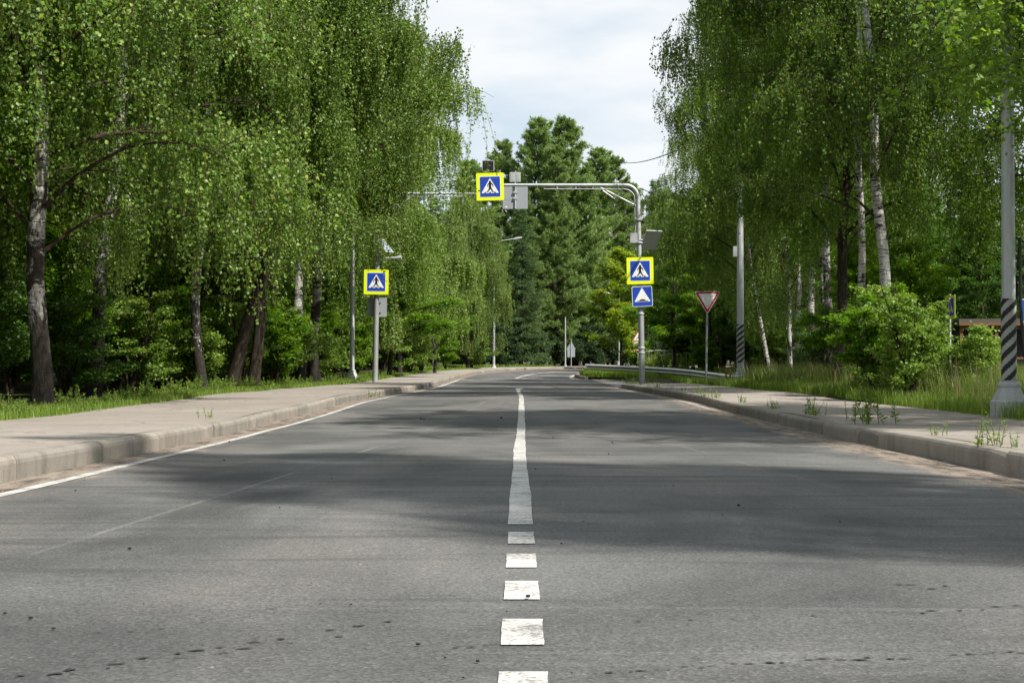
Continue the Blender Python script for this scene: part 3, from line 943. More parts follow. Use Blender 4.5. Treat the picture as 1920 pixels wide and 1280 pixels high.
FG = 'pale weeping birches beyond the left gantry'
plant('weeping_birch', 'far_birch', -8.6, 64, 0.0, 1.0, 'pale green weeping birch just left of the overhead crossing sign', 'tree', FG)
plant('weeping_birch', 'far_birch', -6.4, 76, 2.0, 1.0, 'pale green weeping birch directly behind the overhead crossing sign', 'tree', FG)
plant('weeping_birch', 'far_birch', -3.9, 107, 4.2, .85, 'pale weeping birch whose curtain of twigs hangs beside the far left lamp post', 'tree', FG)
plant('weeping_birch', 'far_birch', -10.5, 70, 3.2, 1.1, 'tall pale weeping birch set back behind the others left of the overhead sign', 'tree', FG)

plant('maple_tree', 'maple0', -6.2, 67, 1.0, (1.2, 1.2, .95), 'bright yellow green maple between the weeping birches and the far left lamp post', 'tree')
plant('maple_tree', 'maple0', -4.9, 82, 3.1, .95, 'second bright maple behind the thin grey sign pole on the left', 'tree')

# ---- right roadside row
RG = 'birches along the right roadside'
plant('birch_tree', 'birch_twin', 7.7, 30.0, 2.4, (.97, .97, 1.12), 'white double trunk birch rising out of the big shrub on the right', 'tree', RG, lean=(-.01, 0))
plant('birch_tree', 'airy_dark', 7.25, 32.8, .8, (.8, .8, 1), 'birch with a short dark brown trunk left of the white double birch', 'tree', RG)
plant('birch_tree', 'birch3', 8.9, 50.5, 3.9, (.8, .8, 1.2), 'slender white birch leaning left behind the right lamp post', 'tree', RG, lean=(-.14, 0))
plant('birch_tree', 'birch3', 9.9, 52.0, .9, (.8, .8, 1.2), 'thin white birch right of the leaning one behind the right lamp post', 'tree', RG, lean=(-.05, 0))
plant('birch_tree', 'birch_high', 8.5, 39.5, 2.9, (.9, .9, 1.28), 'tall birch whose crown hides the top of the far striped lamp post', 'tree', RG)
plant('birch_tree', 'birch_airy', 10.5, 49.5, 1.5, (1.05, 1.05, 1.25), 'birch behind the striped lamp post with its crown above the post', 'tree', RG)
plant('birch_tree', 'birch_airy', 12.4, 30.5, 5.5, 1.2, 'birch behind the nearest striped pole at the right edge', 'tree', RG)
plant('birch_tree', 'birch_airy', 8.7, 15.4, 1.2, (1.1, 1.1, .95), 'near birch with hanging leaves in the upper right corner', 'tree', RG)
plant('birch_tree', 'birch_airy', 15.2, 40, 3.0, 1.15, 'birch set back behind the large right hand shrub', 'tree', RG)
# trees on the right beside and behind the camera which shade the road
plant('birch_tree', 'birch_airy', 7.5, 15.0, 4.1, (1.1, 1.1, .80), 'near birch off the right edge whose twigs hide the lamp shaft', 'tree', RG)
for x, y, k, s, lab in ((9.0, 33.6, 'maple1', .62, 'young maple just behind the white double birch'), (9.2, 37.5, 'maple1', .7, 'young maple further behind the white double birch'),
                        (8.6, 36.0, 'maple0', .5, 'young maple left of the short dark trunk'), (9.9, 41.5, 'maple1', .72, 'young maple between the dark trunk and the thin white birches'),
                        (11.4, 46.5, 'maple0', .6, 'young maple behind the thin white birches')):
    plant('maple_tree', k, x, y, None, s, lab, 'tree', 'young maples under the right birches')
SG = 'birches beside the camera whose shadows cross the road'
for i, (x, y, s) in enumerate(((7.6, 2.9, (.45, .45, 1.1)), (8.9, 0.7, (.55, .55, 1.15)), (6.6, 3.5, (.4, .4, .8)))):
    plant('birch_tree', ['birch2', 'birch0'][i % 2], x, y, None, s, 'birch on the right verge beside the camera, out of the picture', 'tree', SG)

# ---- right side middle distance
plant('yellow_maple', 'yellow', 6.2, 86, .4, 1.05, 'yellow green maple with upright shoots behind the right gantry post', 'tree')
plant('maple_tree', 'maple0', 8.6, 80, 2.0, 1.0, 'bright green maple right of the gantry solar panel', 'tree')
plant('maple_tree', 'maple0', 10.6, 78, 4.0, 1.0, 'maple above the yield sign, right of the bright one', 'tree')
plant('maple_tree', 'maple1', 12.8, 74, 5.0, 1.1, 'shaded maple behind the right lamp post', 'tree')
plant('birch_tree', 'birch2', 13.0, 66, 0.5, 1.15, 'tall birch behind the yield sign and guardrail', 'tree', 'birches beyond the guardrail')
plant('birch_tree', 'birch_high', 11.8, 58, 2.5, 1.1, 'birch just behind the end of the guardrail on the right', 'tree', 'birches beyond the guardrail')
plant('spruce_tree', 'spruce', 17.1, 178, 0, 1.36, 'small dark spruce with a pointed tip in the sky gap right of the gantry', 'tree')
plant('dark_tree', 'dark0', 13.5, 84, 1.0, 1.1, 'dark leafy tree in shade behind the yield sign', 'tree')

# ---- pines that close the view
PG = 'tall pines closing the view down the road'
pines = [(1.95, 156, 'pine0', .985, 'tall pine left of centre whose crown tops the skyline'),
         (5.4, 160, 'pine1', 1.09, 'tallest pine at the centre of the skyline'),
         (9.0, 166, 'pine0', .92, 'pine on the right shoulder of the central pine group'),
         (11.4, 171, 'pine2', .95, 'lower pine right of the central group, its top just above the gantry arm'),
         (13.8, 175, 'pine1', .88, 'small topped pine just left of the gantry post bend'),
         (-1.5, 158, 'pine2', .95, 'pine left of the central group behind the overhead sign'),
         (-4.9, 140, 'pine1', .80, 'pine behind the pale weeping birches on the left'),
         (3.6, 153, 'pine2', .90, 'nearer pine with low boughs in front of the central group'),
         (0.2, 147, 'pine2', .70, 'young pine behind the far left lamp post'),
         (7.6, 163, 'pine2', .80, 'young pine with low boughs right of the central group'),
         (8, 195, 'pine1', 1.0, 'pine deep behind the central group'),
         (16.6, 177, 'pine2', .80, 'pine right of the gantry post low against the sky')]
for x, y, k, s, lab in pines:
    plant('pine_tree', k, x, y, None, s, lab, 'tree', PG)

# ---- shrubs
BL = 'shrubs along the left forest edge'
for x, y, k, s, lab in ((-9.3, 29.5, 'maple1', .62, 'young maple behind and between the second and third left birch trunks'),
                        (-9.0, 35.5, 'maple1', .70, 'young maple just behind the pair of leaning dark trunks'),
                        (-8.6, 39.0, 'maple1', .66, 'bright young maple right of the leaning dark trunks'),
                        (-8.9, 44.5, 'maple1', .72, 'bright young maple halfway to the left lamp post'),
                        (-8.8, 50.0, 'maple0', .62, 'young maple behind the left lamp post'),
                        (-8.6, 56.0, 'maple0', .60, 'young maple behind the crossing sign pole'),
                        (-8.2, 62.5, 'maple0', .62, 'young maple left of the thin grey pole'),
                        (-12.0, 27.0, 'maple1', .8, 'maple in the gap right of the nearest left trunk')):
    plant('maple_tree', k, x, y, None, s, lab, 'tree', 'young maples under the left birches')
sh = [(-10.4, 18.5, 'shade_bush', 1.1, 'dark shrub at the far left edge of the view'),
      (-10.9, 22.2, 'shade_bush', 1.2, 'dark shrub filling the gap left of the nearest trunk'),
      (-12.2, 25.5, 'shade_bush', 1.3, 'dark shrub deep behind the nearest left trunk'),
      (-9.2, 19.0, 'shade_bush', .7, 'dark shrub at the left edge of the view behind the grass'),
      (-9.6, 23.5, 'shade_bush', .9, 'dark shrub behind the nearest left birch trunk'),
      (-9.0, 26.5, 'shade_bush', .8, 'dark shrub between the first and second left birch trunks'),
      (-8.6, 29.5, 'bush0', .9, 'leafy shrub just right of the second left birch trunk'),
      (-7.9, 32.0, 'bush1', .95, 'low leafy shrub at the foot of the third left birch'),
      (-9.0, 33.5, 'bush2', .8, 'broad leaved shrub behind the third left birch'),
      (-7.7, 36.5, 'bush0', 1.0, 'shrub right of the leaning dark trunks'),
      (-7.4, 39.5, 'bush2', .85, 'light green shrub midway between the leaning trunks and the left lamp post'),
      (-7.6, 43.0, 'bush0', 1.2, 'dense sunlit shrub left of the left lamp post'),
      (-7.3, 47.0, 'bush1', 1.1, 'rounded shrub just left of the left lamp post base'),
      (-8.0, 51.0, 'bush2', 1.1, 'shrub behind the left lamp post'),
      (-8.1, 57.0, 'bush0', 1.5, 'shrub right behind the left crossing sign pole'),
      (-7.4, 63.0, 'bush2', .9, 'shrub between the crossing sign and the thin grey pole'),
      (-6.9, 70.0, 'bush0', 1.3, 'shrub left of the thin grey sign pole'),
      (-6.2, 77.0, 'bush1', 1.5, 'shrub right of the thin grey sign pole'),
      (-6.2, 86.0, 'bush0', 1.4, 'sunlit shrub left of the far left lamp post'),
      (-5.3, 97.0, 'bush2', 1.0, 'bright shrub beside the far left lamp post'),
      (-3.9, 108.0, 'bush0', 1.6, 'rounded shrub at the start of the road bend')]
for x, y, k, s, lab in sh:
    plant('shrub', k, x + (.55 if y < 50 else .2), y, None, s, lab, 'shrub', BL)
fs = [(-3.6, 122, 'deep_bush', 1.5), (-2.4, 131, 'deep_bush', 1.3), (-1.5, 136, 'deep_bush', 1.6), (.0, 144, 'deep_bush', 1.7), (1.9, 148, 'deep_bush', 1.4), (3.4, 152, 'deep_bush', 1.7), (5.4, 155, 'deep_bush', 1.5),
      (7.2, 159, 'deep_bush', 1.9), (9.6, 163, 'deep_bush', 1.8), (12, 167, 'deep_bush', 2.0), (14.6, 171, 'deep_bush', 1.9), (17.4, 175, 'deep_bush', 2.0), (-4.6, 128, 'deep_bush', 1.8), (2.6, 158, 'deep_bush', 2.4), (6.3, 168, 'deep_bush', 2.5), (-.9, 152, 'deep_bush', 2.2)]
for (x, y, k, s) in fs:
    plant('shrub', k, x, y, None, s, 'undergrowth shrub with shade painted into its dark leaves at the far road bend', 'shrub', 'dark shrubs at the far bend')
BR = 'shrubs on the right side'
sh = [(6.65, 24.3, 'bush0', (.74, .74, .84), 'big sunlit shrub with arching shoots behind the right pavement'),
      (7.25, 25.9, 'bush0', (.72, .72, .74), 'right half of the big sunlit shrub, reaching towards the striped pole'),
      (6.75, 27.0, 'bush2', .72, 'leafy shrub left of the big sunlit one on the right'),
      (7.4, 28.2, 'bush0', .90, 'shrub hiding the foot of the white double birch'),
      (7.85, 24.6, 'bush1', (.75, .75, .72), 'low leafy shrub between the big shrub and the striped lamp post'),
      (10.2, 46.5, 'shade_bush', .8, 'dark shrub in shade right of the right lamp post'),
      (11.0, 54, 'shade_bush', .9, 'dark shrub behind the leaning white birch'),
      (12.6, 70, 'bush0', 1.0, 'shrub behind the guardrail under the yield sign'),
      (10.0, 77, 'bush2', .7, 'bright shrub beyond the guardrail left of the yield sign'),
      (12.0, 78, 'shade_bush', 1.0, 'dark shrub deep behind the yield sign'),
      (7.6, 92, 'bush2', .9, 'green shrub below the yellow maple behind the gantry post'),
      (14.5, 60, 'shade_bush', 1.1, 'dark shrub far right of the guardrail end')]
for x, y, k, s, lab in sh:
    plant('shrub', k, x, y, None, s, lab, 'shrub', BR)

# ---- forest filling both sides behind the first rows
def fill(cells, group, labels, kinds):
    for (x, y) in cells:
        if on_road(x, y): continue
        k = random.choice(kinds)
        s = random.uniform(.85, 1.2)
        nm = {'d': 'dark_tree', 'm': 'maple_tree', 'b': 'birch_tree', 's': 'spruce_tree'}[k[0]] if k != 'shade_bush' else 'shrub'
        plant(nm, k, x, y, None, s, labels[nm], 'shrub' if nm == 'shrub' else 'tree', group[nm])
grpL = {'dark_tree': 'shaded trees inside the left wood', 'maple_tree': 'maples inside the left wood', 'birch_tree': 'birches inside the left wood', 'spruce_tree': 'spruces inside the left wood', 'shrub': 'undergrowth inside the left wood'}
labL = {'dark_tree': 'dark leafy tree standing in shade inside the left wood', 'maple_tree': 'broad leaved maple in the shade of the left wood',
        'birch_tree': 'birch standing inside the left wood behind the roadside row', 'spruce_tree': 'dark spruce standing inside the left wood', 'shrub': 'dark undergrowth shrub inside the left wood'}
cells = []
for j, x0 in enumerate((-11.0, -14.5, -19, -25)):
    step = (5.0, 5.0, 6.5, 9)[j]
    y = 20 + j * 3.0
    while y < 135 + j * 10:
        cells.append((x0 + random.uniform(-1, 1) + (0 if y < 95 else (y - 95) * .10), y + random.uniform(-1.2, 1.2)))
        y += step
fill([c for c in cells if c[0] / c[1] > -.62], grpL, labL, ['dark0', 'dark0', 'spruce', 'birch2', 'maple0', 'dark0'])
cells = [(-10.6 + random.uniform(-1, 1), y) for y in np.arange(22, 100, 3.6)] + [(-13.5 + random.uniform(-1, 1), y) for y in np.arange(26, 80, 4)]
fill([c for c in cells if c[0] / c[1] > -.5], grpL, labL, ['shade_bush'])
grpR = {k: v.replace('left', 'right') for k, v in grpL.items()}
labR = {k: v.replace('left', 'right') for k, v in labL.items()}
cells = []
for j, (x0, ya, st) in enumerate(((14, 40, 5), (17, 43, 6), (21, 56, 7), (27, 76, 8), (34, 84, 9))):
    y = ya
    while y < 150:
        x = x0 + random.uniform(-1, 1)
        ok = not (54 < y < 70) and (y > 75 or x < 14.5) and not (y < 52 and x / y > .27)
        if ok: cells.append((x, y + random.uniform(-1, 1)))
        y += st
fill(cells, grpR, labR, ['dark0', 'dark0', 'spruce', 'birch2', 'dark0', 'maple0'])
cells = [(x + random.uniform(-.6, .6), y) for x, y in ((15, 76), (18, 79), (21, 80), (24, 82), (27, 82), (30, 84), (14, 84), (17, 90), (20, 95), (12, 48.5), (13.5, 50), (33, 86))]
fill(cells, grpR, labR, ['shade_bush'])
# behind the shelter
for x, y in ((20, 84), (24, 86), (28, 88), (32, 90), (36, 92), (22, 92), (27, 96), (33, 99)):
    plant('dark_tree', 'dark0', x, y, None, 1.35, 'dark tree in the wood behind the wooden shelter', 'tree', 'trees behind the shelter')
# dense wood edge far behind, both sides and beyond the bend
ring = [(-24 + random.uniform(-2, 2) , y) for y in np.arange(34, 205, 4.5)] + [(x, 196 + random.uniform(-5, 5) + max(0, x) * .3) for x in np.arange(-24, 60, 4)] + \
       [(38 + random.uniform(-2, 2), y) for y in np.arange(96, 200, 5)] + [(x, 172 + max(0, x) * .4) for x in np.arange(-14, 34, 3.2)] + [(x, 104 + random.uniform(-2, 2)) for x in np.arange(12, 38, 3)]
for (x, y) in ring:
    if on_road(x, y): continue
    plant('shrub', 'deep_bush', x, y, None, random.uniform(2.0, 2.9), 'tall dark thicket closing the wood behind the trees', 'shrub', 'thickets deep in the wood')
# behind the far bend
for i in range(26):
    x = -12 + i * 1.75 + random.uniform(-.6, .6); y = random.uniform(142, 190) + max(0, x) * .6
    k = random.choice(['spruce', 'dark0', 'spruce', 'pine2'])
    if on_road(x, y): continue
    s = {'spruce': .95, 'dark0': 1.35, 'pine2': .62}[k]
    if x > 11: s *= .72
    nm = {'s': 'spruce_tree', 'd': 'dark_tree', 'p': 'pine_tree'}[k[0]]
    plant(nm, k, x, y, None, s, {'spruce_tree': 'dark spruce in the far wood beyond the road bend', 'dark_tree': 'dark leafy tree in the far wood beyond the road bend', 'pine_tree': 'small pine in the far wood beyond the road bend'}[nm], 'tree',
          {'spruce_tree': 'spruces beyond the bend', 'dark_tree': 'leafy trees beyond the bend', 'pine_tree': 'small pines beyond the bend'}[nm])

# ---- weeds growing from the right pavement and verge plants
WG = 'weeds growing out of the pavement joints'
for px, py, k, s, lab in ((1635, 792, 0, 1.35, 'tallest bright green weed clump on the right pavement'),
                          (1602, 785, 2, 1.2, 'small weed just left of the tallest clump on the right pavement'),
                          (1517, 776, 1, 1.25, 'leafy weed behind the kerb, left of the tallest clump'),
                          (1537, 778, 2, .9, 'small weed close right of the leafy weed behind the kerb'),
                          (1762, 814, 3, .9, 'tiny weed between the tall clump and the right edge'),
                          (1857, 832, 1, 1.0, 'thin upright weed near the right edge of the pavement'),
                          (1890, 836, 3, .8, 'tiny weed lowest on the right pavement'),
                          (1326, 743, 3, 1.3, 'low weed tuft on the kerb halfway to the gantry'),
                          (1340, 745, 3, 1.2, 'low weed tuft just right of another on the far kerb'),
                          (1388, 752, 3, 1.0, 'single thin weed on the right kerb'),
                          (384, 782, 3, 1.0, 'small weed on the left pavement above the kerb crack'),
                          (702, 744, 3, 1.2, 'tiny weed on the left pavement near the crossing sign')):
    # distance from the pavement height
    d = 20.0
    for _ in range(30):
        d = (EYE - float(ZR(d)) - KH) * FPX / (py - 680)
    plant('weed', 'weed%d' % k, PX(px, d), d, None, s, lab, 'weed', WG, z=float(ZR(d)) + KH - .014, parts=('stems', '', 'leaves'))
for i, (x, y) in enumerate(((3.75, 49.4), (3.95, 49.0), (4.3, 49.3), (4.5, 49.0), (3.85, 48.6), (4.15, 49.7))):
    plant('weed', 'weed%d' % (i % 3), x, y, None, 1.0, 'low weed at the foot of the gantry post on the right', 'weed', 'weeds around the gantry post foot', z=float(ZR(y)) + KH - .014, parts=('stems', '', 'leaves'))
for i in range(9):
    plant('weed', 'weed%d' % (i % 3), float(RK(21 + i * 2.9)) + .22 + random.uniform(-.02, .05), 21 + i * 2.9, None, .55, 'tiny weed in the joint behind the right kerb', 'weed', 'tiny weeds behind the right kerb', z=float(ZR(21 + i * 2.9)) + KH - .014, parts=('stems', '', 'leaves'))
r = np.random.default_rng(77)
for i in range(90):
    y = 15.5 + i ** 1.12 * .36
    x = float(LK(y)) - 2.9 - abs(r.normal(0, .5))
    plant('verge_plant', ['verge_weed', 'verge_weed1'][i % 2], x, y, None, r.uniform(.35, .8), 'leafy green plant in the grass along the left pavement', 'plant', 'leafy plants along the left verge', parts=('stems', '', 'leaves'))
for i in range(60):
    y = 16.5 + i * .54
    x = float(RK(y)) + 3.0 + abs(r.normal(0, .6))
    if y > 46: x += .5
    plant('verge_plant', ['verge_weed', 'verge_weed1'][i % 2], x, y, None, r.uniform(.35, .9), 'leafy green plant in the grass along the right pavement', 'plant', 'leafy plants along the right verge', parts=('stems', '', 'leaves'))

# ---- umbels behind the guardrail
for i, (px, py, d) in enumerate(((1240, 676, 84), (1262, 678, 83), (1222, 680, 86), (1282, 684, 82))):
    x = PX(px, d)
    e = plant('hogweed', 'verge_weed', x, d, None, 2.3, ['tall hogweed with a wide white umbel behind the guardrail', 'hogweed with small white umbels right of the tallest one', 'yellowish hogweed left of the tallest one', 'low hogweed behind the guardrail, rightmost of the clump'][i], 'plant', 'hogweed behind the guardrail', parts=('stems', '', 'leaves'))
    g = Geo(); rr = np.random.default_rng(i)
    for q in range(4 if i < 2 else 2):
        o = np.array([rr.normal(0, .18), rr.normal(0, .1), .50 + rr.uniform(-.06, .1)])
        g.tube([o - [0, 0, .3], o], .006, 5)
        for w in range(26):
            a = rr.uniform(0, 6.28); ra = math.sqrt(rr.random()) * .085
            c = o + np.array([ra * math.cos(a), ra * math.sin(a), .02 * (1 - ra / .085)])
            g.tube([c, c + [0, 0, .012]], .012, 5)
    mobj('umbel', g.mesh('umbel', [M['flower']]), e)

# ---- grass
def grass(name, n, fx, yr, h, w, mat, seed, label, bend=.5, clump=True, hvar=.5):
    r = np.random.default_rng(seed)
    t = r.random(n) ** 1.6
    y = yr[0] + (yr[1] - yr[0]) * t
    lo, hi = fx(y)
    x = lo + (hi - lo) * r.random(n)
    if clump:
        kk = r.random(n) < (.5 + .5 * np.sin(x * 5 + np.sin(y * 2.3) * 2) * np.sin(y * 3.1 + x))
        keep = kk | (r.random(n) < .45)
        x = x[keep]; y = y[keep]
    n = len(x)
    z = zt(x, y) - .01
    sc = np.clip(y / 26, .8, 3)           # far grass: fewer, broader blades
    hh = h * r.uniform(1 - hvar, 1 + hvar, n)
    az = r.uniform(0, 6.283, n); bd = r.uniform(.1, bend, n)
    b = np.stack([x, y, z], 1)
    d = np.stack([np.cos(az), np.sin(az), np.zeros(n)], 1)
    s_ = np.stack([-np.sin(az), np.cos(az), np.zeros(n)], 1) * (w * sc * r.uniform(.6, 1.3, n) / 2)[:, None]
    up = np.array([0, 0, 1.0])
    mid = b + up * (hh * .6)[:, None] + d * (hh * bd * .3)[:, None]
    tip = b + up * hh[:, None] + d * (hh * bd)[:, None]
    V = np.stack([b - s_, b + s_, mid + s_ * .75, mid - s_ * .75, tip], 1).reshape(-1, 3)
    k = np.arange(n) * 5
    g = Geo()
    rv = r.random(n)
    g.add(V, np.stack([k, k + 1, k + 2, k + 3], 1), 0, rv)
    g.f.append(np.stack([k + 3, k + 2, k + 4], 1)); g.m.append(np.zeros(n, np.int32)); g.r.append(rv.astype(np.float32)); g.sm.append(np.zeros(n, bool))
    o = mobj(name, g.mesh(name, [M[mat]]))
    return tag(o, label, 'grass', None, 'stuff')
grass('grass', 100000, lambda y: (LK(y) - 2.6 - 1.1, LK(y) - 2.6), (14, 110), .10, .008, 'grass_blade', 1, 'bright green grass strip along the left pavement')
grass('grass', 100000, lambda y: (RK(y) + 2.45, RK(y) + 5.5), (14, 50.5), .19, .008, 'grass_blade', 2, 'bright green grass strip along the right pavement')
grass('grass', 3800, lambda y: (RK(y) + 3.1, RK(y) + 4.6), (18, 47), .62, .006, 'dry_grass', 3, 'tall dry grass with brown seed heads on the right verge', .55)
grass('grass', 52000, lambda y: (RK(y) + 3.3, RK(y) + 8.5), (17, 47), .50, .009, 'weed_leaf', 4, 'tall green weeds and grass on the right verge', .6)
grass('grass', 26000, lambda y: (RK2(y) + .25, RK2(y) + np.interp(y, [69, 75, 90], [1.5, 8, 9])), (69.5, 92), .22, .012, 'grass_blade', 5, 'bright grass under the guardrail beyond the junction')
grass('grass', 16000, lambda y: (y * 0 + 7.4, y * 0 + 16), (64, 72), .18, .012, 'grass_blade', 7, 'grass between the side road and the guardrail')
grass('grass', 20000, lambda y: (LK(y) - np.interp(y, [90, 130, 150], [5, 10, 14]), LK(y) - np.interp(y, [90, 130, 150], [2.9, 6, 9])), (92, 150), .22, .02, 'grass_blade', 6, 'strip of grass beyond the bend of the road')

# ------------------------------------------------------------------ signs
X = (1, 0, 0); Z = (0, 0, 1); NF = (0, -1, 0)       # signs face the camera (-Y)
def rsq(w, h, rad, n=5):
    p = []
    for cx_, cy_, a0 in ((w / 2 - rad, -h / 2 + rad, -90), (w / 2 - rad, h / 2 - rad, 0), (-w / 2 + rad, h / 2 - rad, 90), (-w / 2 + rad, -h / 2 + rad, 180)):
        for i in range(n + 1):
            a = math.radians(a0 + 90 * i / n)
            p.append((cx_ + rad * math.cos(a), cy_ + rad * math.sin(a)))
    return p
def rtri(s_, rad, up=True, n=4):
    h = s_ * .866
    pts = [(s_ / 2, -h / 3), (0, 2 * h / 3), (-s_ / 2, -h / 3)]
    c = []
    for i, (a, b) in enumerate(pts):
        k = 1 - rad * 2 / (s_ * .577)
        cxx, cyy = a * k, b * k
        base = [-90, 30, 150][i]
        for j in range(n + 1):
            t = math.radians(base + 120 * j / n)
            c.append((cxx + rad * math.cos(t), cyy + rad * math.sin(t)))
    if not up:
        c = [(-x, -y) for x, y in c]
    return c
def flat(name, outlines, mat, parent, y, depth=.003, rot=0.0, label=None):
    """shapes lying in the sign plane, front face at -y"""
    g = Geo()
    c, s_ = math.cos(rot), math.sin(rot)
    for o in outlines:
        o2 = [(x * c - z * s_, x * s_ + z * c) for x, z in o]
        g.prism(o2, (0, y, 0), X, Z, NF, depth)
    o = mobj(name, g.mesh(name, [M[mat]]), parent)
    if label: o['label'] = label
    return o
def thick(a, b, w1, w2=None, n=5):
    w2 = w2 or w1
    a = np.array(a); b = np.array(b); t = math.atan2(b[1] - a[1], b[0] - a[0])
    p = []
    for i in range(n + 1):
        q = t - math.pi / 2 + math.pi * i / n
        p.append((b[0] + w2 / 2 * math.cos(q), b[1] + w2 / 2 * math.sin(q)))
    for i in range(n + 1):
        q = t + math.pi / 2 + math.pi * i / n
        p.append((a[0] + w1 / 2 * math.cos(q), a[1] + w1 / 2 * math.sin(q)))
    return p
def circle(cx_, cy_, r_, n=20):
    return [(cx_ + r_ * math.cos(2 * math.pi * i / n), cy_ + r_ * math.sin(2 * math.pi * i / n)) for i in range(n)]
def walker(k=1.0, mirror=1):
    L_ = [circle(0, .155, .026),
          thick((.002, .115), (-.002, .035), .062, .05),
          thick((.0, .03), (.028, -.03), .040, .034), thick((.028, -.03), (.062, -.095), .032, .024),
          thick((-.004, .03), (-.020, -.035), .040, .032), thick((-.020, -.035), (-.062, -.09), .030, .024),
          thick((.02, .12), (.062, .085), .024, .020), thick((.062, .085), (.068, .035), .020, .017),
          thick((-.02, .12), (-.052, .085), .024, .020), thick((-.052, .085), (-.050, .04), .020, .017),
          thick((.058, -.095), (.080, -.092), .016), thick((-.062, -.092), (-.045, -.098), .016)]
    st = [[(x0 - .024, -.125), (x0 + .010, -.125), (x0 + .024 - x0 * .15, -.098), (x0 - .010 - x0 * .15, -.098)] for x0 in (-.12, 0, .12)]
    return [[(x * mirror * k, y * k) for x, y in (o if mirror > 0 else o[::-1])] for o in L_ + st]
def crossing_sign(loc, label, rotz=0, group='pedestrian crossing signs', mirror=1, s=1.0, roll=0.0):
    e = empty('crossing_sign', loc, (0, roll, rotz), s)
    tag(e, label, 'road sign', group)
    flat('yellow_board', [rsq(.92, .92, .03)], 'sign_yellow', e, 0, .006)
    flat('back_sheet', [rsq(.90, .90, .03)], 'sign_back', e, .012, .010)
    flat('white_rim', [rsq(.705, .705, .035)], 'sign_white', e, -.006, .003)
    flat('blue_panel', [rsq(.67, .67, .025)], 'sign_blue', e, -.009, .003)
    tri = [(x, z - .045) for x, z in rtri(.585, .012)]
    flat('white_triangle', [tri], 'sign_white', e, -.012, .003)
    flat('walking_figure', [[(x * 1.45, z * 1.35 - .045) for x, z in o] for o in walker(1.0, mirror)], 'sign_black', e, -.015, .003)
    br = Geo()
    for z in (-.25, .25):
        br.box((0, .035, z), (.30, .045, .035))
    mobj('bracket', br.mesh('bracket', [M['galv']]), e)
    return e
def pole(name, base, top, r0, r1, mat='galv', parent=None, sides=20):
    g = Geo().tube([base, top], [r0, r1], sides)
    return mobj(name, g.mesh(name, [M[mat]]), parent)

def solar_panel(parent, c, tilt, yaw, size=(.62, .78), back=True, nm='solar_panel'):
    e = Geo()
    R_ = (Matrix.Rotation(yaw, 3, 'Z') @ Matrix.Rotation(tilt, 3, 'X'))
    R_ = np.array(R_)
    e.box(c, (size[0], size[1], .03), 0, R_)
    o = mobj(nm, e.mesh(nm, [M['panel_back']]), parent)
    f = Geo()
    nrm = R_ @ np.array([0, 0, 1])
    u = R_ @ np.array([1, 0, 0]); v = R_ @ np.array([0, 1, 0])
    for sg, a, ln_ in ((1, v, size[0]), (-1, v, size[0]), (1, u, size[1]), (-1, u, size[1])):
        ctr = np.array(c) + a * sg * ((size[1] if a is v else size[0]) / 2 + .008)
        f.box(ctr, (ln_ + .03, .016, .046) if a is v else (.016, ln_ , .046), 0, R_)
    mobj('frame', f.mesh('frame', [M['galv_light']]), o)
    q = Geo()
    for i in range(4):
        for j in range(6):
            cc = np.array(c) + nrm * .0165 + u * ((i - 1.5) * size[0] * .24) + v * ((j - 2.5) * size[1] * .16)
            q.box(cc, (size[0] * .225, size[1] * .150, .003), 0, R_)
    mobj('cells', q.mesh('cells', [M['panel_glass']]), o)
    return o

# --- right gantry
d = 49.0
zb = float(ZR(d)) + KH
bx_ = PX(1204, d)
ga = empty('sign_gantry', (bx_, d, zb))
tag(ga, 'grey steel pole with an arm bending left over the road, right side of the junction', 'gantry', 'L shaped sign gantries')
tx = PX(1197, d) - bx_; tz = PZ(372, d) - zb; az_ = PZ(346, d) - zb
mobj('post', Geo().tube([(0, 0, -.1), (tx * .3, 0, 2.2), (tx * .62, 0, tz * .62)], [.105, .10, .095], 24).mesh('post', [M['galv']]), ga)
arc = [(tx * .62, 0, tz * .62), (tx, 0, tz - .1)]
for i in range(9):
    a = math.pi / 2 * i / 8
    arc.append((tx - .42 * (1 - math.cos(a)), 0, tz + .46 * math.sin(a)))
aend = PX(930, d) - bx_
arc.append((aend, 0, tz + .47))
mobj('arm', Geo().tube(arc, [.075] * 2 + [.062] * 9 + [.05], 16).mesh('arm', [M['galv_light']]), ga)
g = Geo()
inner = []
for i in range(9):
    a = math.pi / 2 * i / 8
    inner.append((tx - .13 - .36 * (1 - math.cos(a)), -.02, tz + .32 * math.sin(a)))
g.tube([(tx * .8 - .12, -.02, tz * .72)] + inner + [(PX(1020, d) - bx_, -.02, tz + .33)], .022, 8)
for px in (1045, 1080, 1112, 1160):
    x = PX(px, d) - bx_
    g.box((x, -.01, tz + .40), (.05, .05, .17))
mobj('conduit', g.mesh('conduit', [M['galv']]), ga)
g = Geo()
g.tube([(PX(1122, d) - bx_, 0, tz + .42), (tx, 0, PZ(388, d) - zb)], .032, 10)
mobj('brace', g.mesh('brace', [M['galv_light']]), ga)
g = Geo()
for o in (0, .055):
    g.tube([(PX(1130, d) - bx_, -.03 + o, PZ(357, d) - zb), (PX(1153, d) - bx_, -.03 + o, PZ(373, d) - zb)], .022, 8)
mobj('strip_light', g.mesh('strip_light', [M['lamp_glass']]), ga)
g = Geo()
for z in (PZ(412, d), PZ(455, d), PZ(588, d), PZ(652, d), PZ(661, d)):
    g.lathe([(.115, -.03), (.122, -.02), (.122, .02), (.115, .03)], 24, c=(tx * (z - zb) / tz, 0, z - zb))
mobj('clamp_band', g.mesh('clamp_band', [M['galv_light']]), ga)
